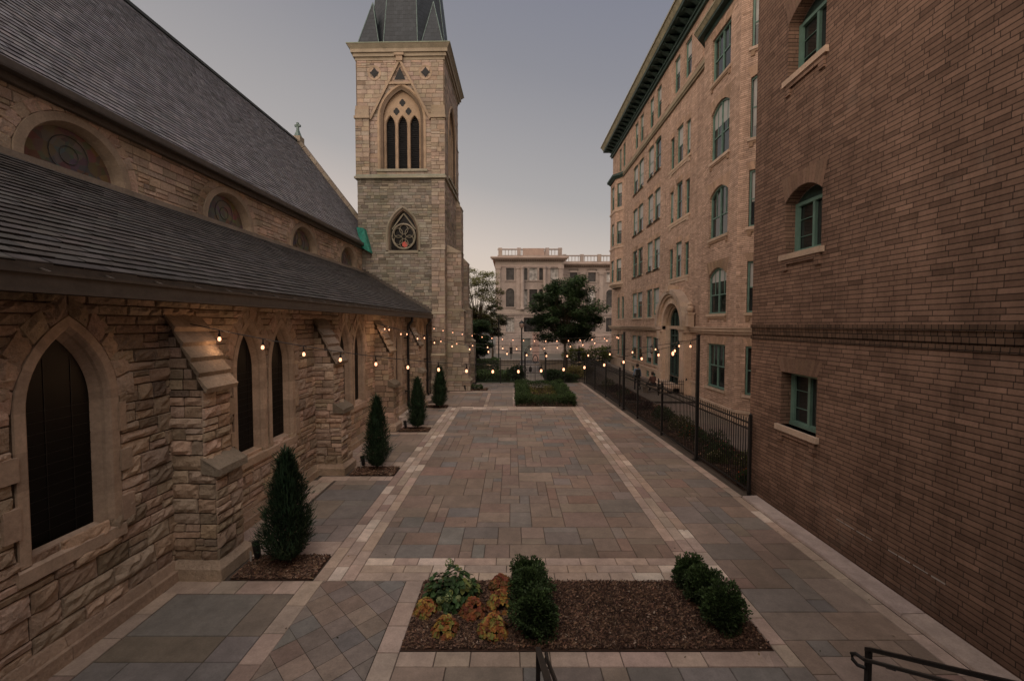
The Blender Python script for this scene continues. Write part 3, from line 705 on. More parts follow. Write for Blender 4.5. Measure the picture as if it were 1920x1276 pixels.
def flat_arch(mb,fr,op,base,hh=.3,n=None):
    c,w=op['c'],op['w']; h=w/2; n=n or max(5,int(w/.09)); 
    for k in range(n):
        t0,t1=-1+2*k/n,-1+2*(k+1)/n
        if op['kind']=='rect': b0,b1=op['va'],op['va']
        else:
            r=op['va']-op['vs']; b0,b1=op['va']-r*t0*t0,op['va']-r*t1*t1
        tp=op['va']+hh
        q=[(c+t0*h+.004,b0+.006),(c+t1*h-.004,b1+.006),(c+t1*h*1.25-.004,tp),(c+t0*h*1.25+.004,tp)]
        mb.face([fr.P(u,v,.008) for u,v in q],jit(base,.18))
# near wing : plane x=6.08, facing -x, u=-y
fw=Fr((6.08,0,0),(0,-1,0),(-1,0,0))
wingops=[OP(-8.85,1.12,2.05,3.24,3.24,'rect'),OP(-8.85,1.12,5.84,6.98,7.22,'seg'),OP(-8.88,1.12,9.66,10.85,11.1,'seg'),OP(-8.88,1.12,13.3,14.5,14.75,'seg')]
mb=MB(); panel(mb,fw,-10.6,5,0,3.94,[wingops[0]],reveal=.26); 
panel(mb,fw,-10.6,5,4.3,19,wingops[1:],reveal=.26)
mb.face([(6.08,10.6,0),(11,10.6,0),(11,10.6,19),(6.08,10.6,19)])
mb.face([(6.08,-5,0),(6.08,-5,19),(16,-5,19),(16,-5,0)]); mb.face([(6.08,-5,19),(6.08,10.6,19),(16,10.6,19),(16,-5,19)])
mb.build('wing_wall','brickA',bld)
mb=MB(); rf=Fr((0,-2.2,0),(-1,0,0),(0,1,0))  # unseen wall with door and windows, added behind the camera to darken the foreground
dop=OP(-2,1.8,2.55,4.9,5.3,'seg'); rops=[dop]+[OP(u,1.1,v,v+1.5,v+1.7,'seg') for v in (6.6,) for u in (-4.6,-2,.8,3.4)]
panel(mb,rf,-6.08,5.9,0,8.6,rops,reveal=.25); mb.face([(-5.9,-2.2,8.6),(6.08,-2.2,8.6),(6.08,-5,8.6),(-5.9,-5,8.6)]); mb.build('unseen_rear_wall','brickA',bld)
for o in rops[1:]: win_unit(rf,o,'double')
mb=MB(); opface(mb,rf,dop,-.2); d_=mb.build('unseen_rear_door','teal',bld)
mb=MB(); mb.fbox(rf,-2.6,-2.1,3.7,4.8,-.2,-.185); mb.build('pane','glass',d_)
# corbelled brick band at first-floor level
mb=MB()
for z0,z1,o in ((3.94,4.02,.02),(4.02,4.05,-.03),(4.05,4.21,.0),(4.21,4.30,.025)):
    mb.box(6.08-o,6.3,-5,10.6+max(o,0),z0,z1)
mb.build('brick_band',brick_mat('band_brick',(.20,.13,.09),(.13,.085,.06),(.04,.03,.025),bw=.10,rh=.09),bld)
for o in wingops: win_unit(fw,o,'slide',corbel='brickA',arch=((.25,.165,.12),.32,14),depth=.27)
mb=MB(); RR=random.Random(5); u=-7.7
while u<-5.9:
    l=RR.uniform(.06,.24); mb.fbox(fw,u,u+l,.655+RR.uniform(-.004,.004),.675,0,.003,(.7,.65,.6)); u+=l+RR.choice([.02,.05,.12,.3])
mb.build('pale_mortar_line','white',bld)
# main facade : plane x=10.9, u=-y
fc=Fr((10.9,0,0),(0,-1,0),(-1,0,0))
sills=[1.22,4.86,8.5,12.18,15.8]; tops=[3.33,7.04,10.79,14.47,18.2]
ops=[]; info=[]
for col,(ya,yb,yc,yd) in enumerate(((31.15,32.35,32.75,33.95),(35.2,36.45,36.75,38.0))):
    for r,(s_,t_) in enumerate(zip(sills,tops)):
        for a,b in ((ya,yb),(yc,yd)):
            if col==0 and r==0 and False: continue
            k='seg' if r>=3 else 'rect'
            o=OP(-(a+b)/2,b-a+.14,s_,t_-(.1 if k=='seg' else 0),t_,k); ops.append(o); info.append((o,r))
for r in (0,1):
    for a,b in ((40.85,41.75),(42.5,43.4)):
        o=OP(-(a+b)/2,b-a,sills[r],tops[r],tops[r],'rect'); ops.append(o); info.append((o,r))
for s_,t_ in ((14.74,17.15),(11.15,13.55),(7.38,9.68)):
    for (a,b) in ((25.98,26.62),(27.1,28.12),(28.55,29.2)):
        o=OP(-(a+b)/2,b-a,s_,t_-.08,t_-(.25 if b-a<.8 else 0),'rect'); ops.append(o); info.append((o,9))
for (a,b) in ((26.0,26.95),(27.75,28.7),(31.15,32.1),(32.8,33.75),(35.3,36.2),(36.8,37.7),(40.85,41.7),(42.3,43.1),(22.4,23.4),(19.5,20.5)):
    o=OP(-(a+b)/2,b-a,19.62,21.85,21.85,'rect'); ops.append(o); info.append((o,5))
basem=[OP(-y,.8,.12,.62,.62,'rect') for y in (41.3,37.4,35.8,33.4,31.9)]
allops=ops+basem
portal_hole=OP(-27.7,3.2,0,5.6,5.6,'rect')
mb=MB(); panel(mb,fc,-45.8,-10.6,.82,24.0,[o for o in ops]+[dict(portal_hole,v0=.82)],reveal=.24); 
mb.face([(10.9,45.8,0),(16,45.8,0),(16,45.8,24),(10.9,45.8,24)]); mb.face([(10.9,10.6,24),(10.9,45.8,24),(18,45.8,24),(18,10.6,24)])
mb.build('facade_wall','brickC',bld)
mb=MB(); fb=Fr((10.84,0,0),(0,-1,0),(-1,0,0)); panel(mb,fb,-45.9,-10.6,0,.82,basem+[dict(portal_hole,v0=0,va=.82,vs=.82)],PORT,.3)
mb.box(10.78,10.95,29.3,45.9,.80,.92,PORT); mb.box(10.78,10.95,23.4,26.1,.80,.92,PORT)
mb.build('stone_base','portal',bld)
for o in basem: win_unit(fb,o,'double',sill=False,detail=False)
RB=random.Random(3)
for o,r in info: win_unit(fc,o,'double',blind=(RB.choice([0,0,.35,.5,.8]) if r!=5 else RB.choice([0,.4])),sill=(r in (0,1) or o['w']>1.2),detail=False,arch=((.52,.36,.26),.34,7) if r!=5 else None)
# common sills / flat arches
for o,r in info:
    if r in (2,3,4): mb=MB(); mb.fbox(fc,o['c']-.65,o['c']+.65,o['v0']-.13,o['v0']-.002,-.2,.07,jit(PORT,.1)); mb.build('sill','portal',bld)
for s_ in (14.74,11.15,7.38): mb=MB(); mb.fbox(fc,-29.35,-25.85,s_-.14,s_-.002,-.2,.08,jit(PORT,.1)); mb.fbox(fc,-29.2,-26,s_-.3,s_-.14,0,.05,jit(PORT,.1)); mb.fbox(fc,-29.2,-28.9,s_-.42,s_-.3,0,.045,PORT); mb.fbox(fc,-26.3,-26,s_-.42,s_-.3,0,.045,PORT); mb.build('sill_band','portal',bld)
# blind panels of the attic storey
for y in (24.9,29.9,34.6,38.9,44.2):
    mb=MB(); mb.fbox(fc,-y-.5,-y+.5,19.5,21.9,0,.03); mb.build('attic_panel','brickC',bld)
mb=MB(); mb.box(10.72,10.9,21.9,45.9,18.86,19.02,(.38,.33,.24)); mb.box(10.78,10.9,21.9,45.9,18.72,18.86,(.30,.26,.19)); mb.box(10.80,10.9,21.9,45.9,19.02,19.3,(.36,.29,.21)); mb.build('string_course','portal',bld)
# main cornice with brackets
mb=MB()
mb.box(10.72,10.9,16,46.0,22.2,22.42); mb.box(10.62,10.9,16,46.1,22.42,22.52); mb.box(10.8,10.9,16,46.0,22.52,22.95)
mb.box(10.0,10.9,16,46.6,23.05,23.25)
co=mb.build('cornice','tealdark',bld)
mb=MB(); mb.hexa([(9.98,16,23.25),(10.9,16,23.25),(10.9,46.6,23.25),(9.98,46.6,23.25),(9.8,16,23.6),(10.9,16,23.6),(10.9,46.75,23.6),(9.8,46.75,23.6)]); mb.box(9.74,10.9,16,46.8,23.6,23.72); mb.build('cornice_edge','corn',co)
y=16.2
while y<46.4:
    mb=MB(); mb.prism([(-y-.13,22.95),(-y+.13,22.95),(-y+.13,23.05),(-y-.13,23.05)],fc,0,.78)
    mb.hexa([(10.25,y-.13,22.98),(10.9,y-.13,22.6),(10.9,y+.13,22.6),(10.25,y+.13,22.98),(10.2,y-.13,23.05),(10.9,y-.13,23.04),(10.9,y+.13,23.04),(10.2,y+.13,23.05)]); mb.build('cornice_bracket','tealdark',co); y+=.78
# octagonal bay
def seg(a,b):
    a,b=Vector((*a,0)),Vector((*b,0)); U=(b-a).normalized(); return Fr(a,U,U.cross(Z)),(b-a).length
bayp=[(10.9,22.65),(9.6,21.35),(9.6,18.0),(10.9,16.7)]
bs=[1.31,4.8,8.38,12.02,15.7]; bt_=[3.38,6.95,10.72,14.6,17.8]
mb=MB(); mbs=MB(); wl=[]
for i in range(3):
    f,ln=seg(bayp[i],bayp[i+1]); oo=[]
    for r in range(5):
        if i==1: w_=1.72
        elif i==2: w_=1.0
        else: w_=.9
        k='seg' if r in (1,2,3) and i==1 else ('seg' if i==2 and r==3 else 'rect')
        oo.append(OP(ln/2,w_,bs[r],bt_[r]-(.36 if k=='seg' and i==1 else .12 if k=='seg' else 0),bt_[r],k))
    panel(mb,f,0,ln,.55,18.6,oo,reveal=.26)
    mbs=MB(); panel(mbs,Fr(f.O+f.N*.04,f.U,f.N),-.02,ln+.02,0,.55,[],PORT)
    mbs.fbox(f,-.041,ln+.041,.5,.62,0,.1,PORT); mbs.build('plinth_band','portal',bld)
    mbs=MB()
    for z0,z1,o_ in ((3.86,3.98,.1),(3.98,4.12,.2),(4.12,4.17,.26)):
        mbs.fbox(f,-.41*o_,ln+.41*o_,z0,z1,0,o_,PORT)
    mbs.build('bay_stone_band','portal',bld)
    for r,o in enumerate(oo):
        wl.append((f,o,r,i))
mb.build('bay_wall','brickC',bld)
bb={(0,1):.0,(1,1):.3,(2,1):.0,(3,1):.4,(4,1):.0,(0,2):0,(1,2):.5,(2,2):.55,(3,2):.8,(4,2):.55}
for f,o,r,i in wl: win_unit(f,o,'pair' if i==1 else 'double',blind=bb.get((r,i),0),corbel='portal' if i and r else False,arch=((.50,.35,.25),.34,13 if i==1 else 9))
mb=MB()
def ring_off(z0,z1,o0,o1,pts,mb,col=(1,1,1)):
    def off(o):
        (a,b,c,d)=pts; return [(a[0],a[1]+o*1.41),(b[0]-o,b[1]+o*.414),(c[0]-o,c[1]-o*.414),(d[0],d[1]-o*1.41)]
    A,B=off(o0),off(o1)
    for i in range(3): mb.face([(*A[i],z0),(*A[i+1],z0),(*B[i+1],z1),(*B[i],z1)],col)
for z0,z1,a,b in ((18.3,18.5,.04,.04),(18.5,18.5,.04,.3),(18.5,18.62,.3,.3)): ring_off(z0,z1,a,b,bayp,mb)
bc=mb.build('bay_cornice','tealdark',bld)
mb=MB()
for z0,z1,a,b in ((18.62,18.8,.32,.45),(18.8,18.9,.47,.47),(18.9,19.15,.47,-.9)): ring_off(z0,z1,a,b,bayp,mb)
mb.build('cornice_edge','corn',bc)
# far corner bay (upper floors)
cp=[(10.9,44.9),(10.3,44.2),(10.3,42.2),(10.9,41.3)]
mb=MB(); bands=MB(); wl=[]
for i in range(3):
    f,ln=seg(cp[i],cp[i+1]); oo=[]
    for r in (2,3,4): oo.append(OP(ln/2,.62 if i!=1 else 1.1,sills[r]+.1,tops[r],tops[r],'rect'))
    panel(mb,f,0,ln,8.3,18.7,oo,reveal=.2)
    for o in oo: wl.append((f,o))
mb.build('corner_bay_wall','brickA' if False else 'brickC',bld)
for f,o in wl: win_unit(f,o,'double',sill=False,detail=False,blind=.4)
mb=MB()
for z0,z1,a,b in ((8.0,8.3,-.2,.1),(8.3,8.5,.12,.12),(11.9,12.05,.08,.08),(15.5,15.65,.08,.08)): ring_off(z0,z1,a,b,cp,mb,PORT)
mb.build('corner_bay_band','portal',bld)
mb=MB()
for z0,z1,a,b in ((18.7,18.9,.1,.3),(18.9,19.1,.35,.35),(19.1,19.4,.35,-.5)): ring_off(z0,z1,a,b,cp,mb)
mb.build('corner_bay_cornice','tealdark',bld)
# belt course
mb=MB()
for (a,b) in ((30.2,46.0),(22.9,25.2)):
    mb=MB(); mb.box(10.74,10.9,a,b,3.84,3.96,PORT); mb.box(10.64,10.9,a,b,3.96,4.1,PORT); mb.box(10.56,10.9,a,b,4.1,4.17,PORT); mb.build('belt_course','portal',bld)
# entrance portal : centre y 27.7, projecting half a metre
pc=-27.7; fp=Fr((10.9,0,0),(0,-1,0),(-1,0,0))
mb=MB()
def halfring(r0,r1,zs,d0,d1,col,n=24,soffit=True):
    for k in range(n):
        a0,a1=PI*k/n,PI*(k+1)/n; c_=jit(col,.06)
        P=lambda r,a,d: fp.P(pc+r*math.cos(a),zs+r*math.sin(a),d)
        mb.face([P(r0,a0,d1),P(r1,a0,d1),P(r1,a1,d1),P(r0,a1,d1)],c_)
        mb.face([P(r1,a0,d1),P(r1,a0,d0),P(r1,a1,d0),P(r1,a1,d1)],c_)
        if soffit: mb.face([P(r0,a0,d0),P(r0,a0,d1),P(r0,a1,d1),P(r0,a1,d0)],c_)
zs=4.2
halfring(2.12,2.4,zs,0,.62,(.52,.42,.34)); halfring(1.95,2.125,zs,0,.5,PORT); halfring(1.62,1.955,zs,-.1,.36,PORT); halfring(1.5,1.63,zs,-.1,.41,PORT)
halfring(1.35,1.5,zs,-.2,.18,(.42,.32,.23)); halfring(1.22,1.36,zs,-.2,.04,(.40,.30,.22))
for s in (-1,1):
    def jamb(r0,r1,d0,d1,z0=0,z1=zs,col=PORT): 
        a,b=sorted((pc+s*r0,pc+s*r1)); mb.fbox(fp,a,b,z0,z1,d0,d1,jit(col,.06))
    jamb(1.62,2.35,-.1,.36); jamb(1.5,1.625,-.1,.41); jamb(1.35,1.5,-.2,.18); jamb(1.22,1.355,-.2,.04)
    jamb(1.55,2.45,0,.46,0,.9); jamb(1.5,2.5,0,.58,3.96,4.2); jamb(1.52,2.45,0,.5,3.8,3.96)
    jamb(1.78,2.2,.36,.46,.9,3.3); jamb(1.74,2.24,.36,.55,3.3,3.8)     # pilaster and console
mb.fbox(fp,pc-1.25,pc+1.25,4.0,4.2,-.12,.02,PORT)
mb.fbox(fp,pc-.25,pc+.25,zs+2.25,zs+2.65,0,.7,jit(PORT))
po=mb.build('entrance_portal','portal',bld)
mb=MB(); dop=OP(pc,2.5,0,zs,zs+1.25,'seg'); sweep(mb,fp,dop,[(0,-.06),(-.09,-.06),(-.09,-.2)],(1,1,1),8,0)
for u in (-.55,0,.55): mb.fbox(fp,pc+u-.035,pc+u+.035,0,5.3 if u==0 else 5.1,-.2,-.08)
for z in (.0,.85,2.3,2.9,3.5): mb.fbox(fp,pc-1.2,pc+1.2,z,z+(.25 if z==0 else .09),-.2,-.09)
dr=mb.build('entrance_door','tealdark',bld); mb=MB(); opface(mb,fp,dop,-.18); mb.build('pane','glass',dr)
# stone urn-like finials on the belt either side of the arch
for s,yy in ((1,24.95),(-1,30.45)):
    mb=MB(); mb.box(10.42,10.78,yy-.18,yy+.18,4.17,4.9,PORT); mb.box(10.38,10.82,yy-.22,yy+.22,4.9,5.0,PORT); mb.lathe((10.6,yy,5.0),[(.1,0),(.2,.12),(.22,.28),(.12,.42),(.16,.5),(.08,.62),(.02,.8)],10,PORT); mb.build('finial','portal',bld)
# wall lanterns of the entrance
for s,yy in ((1,25.75),(-1,29.65)):
    mb=MB(); mb.tube([(10.25,yy,2.75),(10.05,yy,2.95),(9.92,yy,2.8)],.02,6); mb.lathe((9.92,yy,2.3),[(.03,-.08),(.1,0),(.12,.05),(.0,.05)],8); mb.lathe((9.92,yy,2.3),[(.14,.36),(.1,.44),(.03,.52),(0,.55)],8)
    for q in range(4): a=q*PI/2+.78; mb.tube([(9.92+.11*math.cos(a),yy+.11*math.sin(a),2.34),(9.92+.13*math.cos(a),yy+.13*math.sin(a),2.67)],.008,4)
    ln_=mb.build('wall_lantern','black',bld)
    if s==1: mb=MB(); mb.lathe((9.92,yy,2.38),[(.0,0),(.06,.03),(.08,.12),(.06,.22),(0,.26)],10); mb.build('lamp_globe','bulb',ln_)
# steps up to the door with iron handrails
st=MB()
for k in range(3): st.box(9.35+.35*k,10.6,25.9,29.5,0,.16*(k+1)-.001*k,PORT)
st.build('entrance_steps','portal',bld)

# ================================================================== GROUND
def S(o): return tag(o,kind='structure')
BL=(.235,.222,.205); BR=(.285,.222,.18); RD=(.29,.21,.172); TN=(.31,.252,.205); GY=(.265,.232,.205)
PAL=[BL,BR,BR,RD,TN,GY,GY,BR,TN]; BND=(.49,.395,.325)
def tile(mb,x0,x1,y0,y1,col,z=0,g=.0035):
    x0+=g;x1-=g;y0+=g;y1-=g
    if x1-x0<.02 or y1-y0<.02: return
    zz=z+R.uniform(-.0012,.0012); t=R.uniform(-.001,.001); b=.006; t2=R.uniform(-.001,.001)
    o=[(x0,y0,z-.01),(x1,y0,z-.01),(x1,y1,z-.01),(x0,y1,z-.01)]; i=[(x0+b,y0+b,zz+t),(x1-b,y0+b,zz-t),(x1-b,y1-b,zz+t2),(x0+b,y1-b,zz-t2)]
    n=len(mb.v); mb.v.extend(o+i)
    for k in range(4): mb.f.append((n+k,n+(k+1)%4,n+4+(k+1)%4,n+4+k)); mb.c.append(tuple(x*.8 for x in col))
    mb.f.append((n+4,n+5,n+6,n+7)); mb.c.append(col)
def pack(mb,x0,x1,y0,y1,cell=.3,pal=PAL,z=0,xr=None):
    nx=max(1,round((x1-x0)/cell)); ny=max(1,round((y1-y0)/cell)); cx,cy=(x1-x0)/nx,(y1-y0)/ny
    g=[[0]*nx for _ in range(ny)]
    for j in range(ny):
        for i in range(nx):
            if g[j][i]: continue
            sz=R.choice([(2,2),(3,2),(3,2),(2,1),(4,2),(1,2),(2,3),(3,1),(1,1),(4,3)])
            w=0
            while w<sz[0] and i+w<nx and not g[j][i+w]: w+=1
            h=min(sz[1],ny-j)
            for b in range(h):
                for a in range(w): g[j+b][i+a]=1
            tile(mb,x0+i*cx,x0+(i+w)*cx,y0+j*cy,y0+(j+h)*cy,jit(R.choice(pal),.12,.04),z)
def strip(mb,x0,x1,y0,y1,rows=2,ln=.5,along='y',z=0):
    if along=='y':
        for r in range(rows):
            a,b=x0+(x1-x0)*r/rows,x0+(x1-x0)*(r+1)/rows; y=y0
            while y<y1-.01:
                l=R.uniform(.7,1.4)*ln
                if y+l>y1-.15: l=y1-y
                c=jit(BND,.14,.05)
                if R.random()<.09: c=jit((.70,.61,.52),.08)
                if R.random()<.1: c=jit((.36,.27,.23),.08)
                tile(mb,a,b,y,y+l,c,z); y+=l
    else:
        for r in range(rows):
            a,b=y0+(y1-y0)*r/rows,y0+(y1-y0)*(r+1)/rows; x=x0
            while x<x1-.01:
                l=R.uniform(.7,1.4)*ln
                if x+l>x1-.15: l=x1-x
                c=jit(BND,.14,.05)
                if R.random()<.11: c=jit((.70,.61,.52),.08)
                tile(mb,x,x+l,a,b,c,z); x+=l
mb=MB(); mb.face([(-300,-60,-.05),(300,-60,-.05),(300,37,-.05),(-300,37,-.05)],(.16,.13,.10)); 
mb.face([(-300,37,-.05),(300,37,-.05),(300,64,-1.2),(-300,64,-1.2)],(.16,.14,.12)); mb.face([(-300,64,-1.2),(300,64,-1.2),(300,600,-1.3),(-300,600,-1.3)],(.14,.13,.11))
S(mb.build('ground','walk'))
mb=MB(); mb.face([(-6,-3,-.012),(6.1,-3,-.012),(6.1,31,-.012),(-6,31,-.012)],(.10,.082,.066)); S(mb.build('paving_joint_bed','pave'))
BEDS=[(6.87+4.85*k,7.62+4.85*k-.04*k) for k in range(4)]
wx=lambda y:-5.86+.0217*y   # church wall base
mb=MB(); pack(mb,-2.65,3.03,7.56,20.94,.235)
pack(mb,3.7,5.5,-2,10.3,.28)
for k in range(34):   # lane beside the fence follows its slight angle
    y0=10.3+k*.6; xr=5.97-.028*(y0-10.3)-.45
    pack(mb,3.7 if y0<21.7 else 3.35,xr,y0,y0+.6,.26)
pack(mb,-1.48,3.7,-2,5.1,.33,[BL,GY,BL,TN])
pack(mb,-1.3,.03,21.76,26.4,.35,[GY,TN,BR]); pack(mb,-4.2,-1.5,21.9,26.4,.35,[GY,TN,BR]); pack(mb,-2.6,3.35,28.6,30.9,.4,[GY,TN]); pack(mb,-2.6,.2,26.8,28.6,.4,[GY,TN])
pack(mb,wx(3)+.45,-3.48,-2,6.52,.45,[BL,BL,GY,(.215,.19,.15)])
for k in range(3): pack(mb,wx(10+5*k)+.8,-3.35,8.15+4.85*k,11.4+4.85*k,.34,[BL,GY,TN])
for k in range(1,2): pass
# diamond laid panel, clipped to its rectangle
def clip(poly,x0,x1,y0,y1):
    for ax,val,sg in ((0,x0,1),(0,x1,-1),(1,y0,1),(1,y1,-1)):
        out=[]
        for a,b in zip(poly,poly[1:]+poly[:1]):
            da,db=(a[ax]-val)*sg,(b[ax]-val)*sg
            if da>=0: out.append(a)
            if (da>=0)!=(db>=0):
                t=da/(da-db); out.append((a[0]+(b[0]-a[0])*t,a[1]+(b[1]-a[1])*t))
        poly=out
        if len(poly)<3: return None
    return poly
s=.34; c45=math.sqrt(.5)
for i in range(-14,15):
    for j in range(-26,27):
        ox,oy=-2.47+(i-j)*s*c45,3.4+(i+j)*s*c45; h=s/2-.004
        q=[(ox+(a-b)*c45*h,oy+(a+b)*c45*h) for a,b in ((-1,-1),(1,-1),(1,1),(-1,1))]
        p=clip(q,-3.165,-1.785,-2,6.865)
        if p: mb.face([(x,y,R.uniform(-.001,.001)) for x,y in p],jit(R.choice([BL,GY,TN,BR,GY]),.14,.05))
S(mb.build('paving','pave'))
mb=MB()
strip(mb,-3.35,-2.65,6.87,21.76,3,.5); strip(mb,3.03,3.7,5.1,21.76,3,.5)
strip(mb,-2.65,3.03,6.87,7.56,3,.55,'x'); strip(mb,-2.65,3.03,20.94,21.76,3,.6,'x')
strip(mb,-3.48,-3.17,-2,6.87,1,.6); strip(mb,-1.78,-1.48,-2,6.87,1,.6); strip(mb,3.46,3.7,0,5.1,1,.6) if False else None
strip(mb,-1.48,3.46,5.1,5.35,1,.5,'x'); strip(mb,3.46,3.03,0,0,1) if False else None
strip(mb,-1.5,-1.3,21.76,26.4,1,.6); strip(mb,.03,.2,21.76,28.6,1,.6); strip(mb,-4.0,.03,26.4,26.8,1,.6,'x'); strip(mb,.2,3.35,28.2,28.6,1,.6,'x')
strip(mb,wx(3)+.15,wx(3)+.44,-2,6.55,1,.6); strip(mb,-5.6,-3.48,6.53,6.87,1,.6,'x')
for k in range(4):
    b0,b1=BEDS[k]; w0=wx(b1)
    strip(mb,-4.95+.1*k,-3.35,b1,b1+.53,1,.7,'x')
    if k: strip(mb,w0+.2,-3.35,b0-.33,b0,1,.6,'x')
    strip(mb,w0+.12,w0+.78,b1+.53,b1+3.8,2,.6); strip(mb,w0+.12,-4.95+.1*k,b1,b1+.53,1,.6,'x')
strip(mb,5.5,5.72,-2,10.3,1,.6)
y=10.3
while y<30.6:
    x=5.97-.028*(y-10.3); c=jit(BND,.12,.04); 
    mb.face([(x-.44,y+.004,.002),(x-.2,y+.004,.002),(x-.2-.016,y+.55,.002),(x-.44-.016,y+.55,.002)],c); y+=.56
S(mb.build('limestone_paving_band','band'))
mb=MB()
y=-3
while y<10.25:
    mb.hexa([(5.725,y+.004,0),(6.08,y+.004,0),(6.08,min(y+3,10.25)-.004,0),(5.725,min(y+3,10.25)-.004,0),(5.735,y+.01,.045),(6.08,y+.01,.06),(6.08,min(y+3,10.25)-.01,.06),(5.735,min(y+3,10.25)-.01,.045)],jit((.50,.43,.38),.05)); y+=3
S(mb.build('kerb','concrete'))
def chips(mb,x0,x1,y0,y1,n,z=.02,s=1,pal=((.10,.055,.035),(.17,.10,.065),(.055,.03,.022),(.24,.15,.10))):
    for _ in range(n):
        x,y=R.uniform(x0,x1),R.uniform(y0,y1); a=R.uniform(0,PI); l=R.uniform(.012,.04)*s; w=R.uniform(.005,.013)*s
        tz=R.uniform(-.4,.4)*l; zz=z+R.uniform(0,.022)
        dx,dy=math.cos(a)*l,math.sin(a)*l; ex,ey=-math.sin(a)*w,math.cos(a)*w
        c=jit(R.choice(pal),.3,.1)
        if R.random()<.02: c=jit((.42,.33,.25),.2)
        mb.face([(x-dx-ex,y-dy-ey,zz-tz),(x+dx-ex,y+dy-ey,zz+tz),(x+dx+ex,y+dy+ey,zz+tz+w),(x-dx+ex,y-dy+ey,zz-tz+w)],c)
def mulch(x0,x1,y0,y1,n,s=1):
    mb=MB(); nx,ny=max(4,int((x1-x0)/.12)),max(4,int((y1-y0)/.12))
    rows=[[(x0+(x1-x0)*i/nx,y0+(y1-y0)*j/ny,(.012+R.uniform(0,.022)) if 0<i<nx and 0<j<ny else .003) for i in range(nx+1)] for j in range(ny+1)]
    mb.grid(rows,(.07,.042,.03)); chips(mb,x0+.02,x1-.02,y0+.02,y1-.02,n,s=s)
    return tag(mb.build('mulch','mulch'),kind='stuff',label='dark brown shredded bark mulch in a planting bed')
mulch(-1.48,3.46,5.35,6.85,30000,.72)
for k,(a,b) in enumerate(BEDS): mulch(wx(a)+.95,-3.36,a,b,(3500,2200,1200,800)[k],1+.25*k)
mulch(.2,3.35,21.76,28.2,1500,2.5); mulch(-3.2,-1.6,27.0,27.9,300,2)
mulch(6.0,7.7,10.7,29.5,7000,1.8)
mb=MB()
for _ in range(150):
    x,y=R.uniform(-3.4,5.4),R.uniform(4.5,28)
    if R.random()<.4: x=R.choice([R.uniform(5.2,5.7),R.uniform(-5.2,-4.7)])
    a=R.uniform(0,6.28); l=R.uniform(.012,.03); dx,dy=math.cos(a)*l,math.sin(a)*l
    mb.face([(x-dx,y-dy,.004),(x+dy*.5,y-dx*.5,.012),(x+dx,y+dy,.006),(x-dy*.5,y+dx*.5,.005)],jit(R.choice([(.20,.13,.05),(.10,.06,.03),(.28,.2,.08),(.08,.07,.04)]),.2))
tag(mb.build('fallen_leaves','leaf'),kind='stuff',label='small fallen leaves scattered on the paving')
# ground beyond the fence, street, lawn
mb=MB()
pack(mb,7.75,10.7,8,46,.9,[(.27,.22,.18),(.25,.205,.17),(.29,.24,.195)],-.01)
S(mb.build('sidewalk','walk'))
mb=MB(); mb.box(7.7,7.78,10.6,29.6,-.04,.06,(.2,.17,.14)); mb.box(6.2,10.75,22.75,22.9,0,.07,(.07,.06,.05)); S(mb.build('bed_edging','concrete'))
# steps below the camera
mb=MB()
for k in range(15):
    mb.box(-.3,4.3,4.15-.29*k-.3,4.15-.29*k,-.01,.17*(k+1),jit((.36,.31,.27),.06))
mb.box(-.3,4.3,-3,-.2,0,2.55,(.36,.31,.27)); S(mb.build('stone_steps','concrete'))
def handrail(x,s,label):
    t=thing('handrail',label,'handrail',(x,4.2,0)); sl=.59
    m=MB(); m.box(-.022,.022,-.022,.022,0,.93); m.build('post','black',t)
    m=MB(); m.box(-.022,.022,-2.522,-2.478,1.45,2.40); m.build('post','black',t)
    m=MB(); m.hexa([(-.024,-3.0,.915+3*sl),(.024,-3.0,.915+3*sl),(.024,.024,.915),(-.024,.024,.915),(-.024,-3.0,.955+3*sl),(.024,-3.0,.955+3*sl),(.024,.024,.955),(-.024,.024,.955)])
    m.build('top_rail','black',t)
    m=MB(); m.tube([(s*.02,.01,.74),(s*.07,.05,.74),(s*.09,.09,.77),(s*.09,.10,.82),(s*.09,.05,.86),(s*.09,-.05,.85+.05*sl),(s*.09,-3.0,.85+3*sl)],.019,10)
    m.tube([(0,-.3,.80+.3*sl),(s*.09,-.3,.83+.3*sl)],.008,6)
    m.build('grip_rail','black',t)
handrail(.27,1,'black metal stair handrail at the bottom edge in front of the boxwood row')
handrail(3.69,-1,'black metal stair handrail in the bottom right corner')

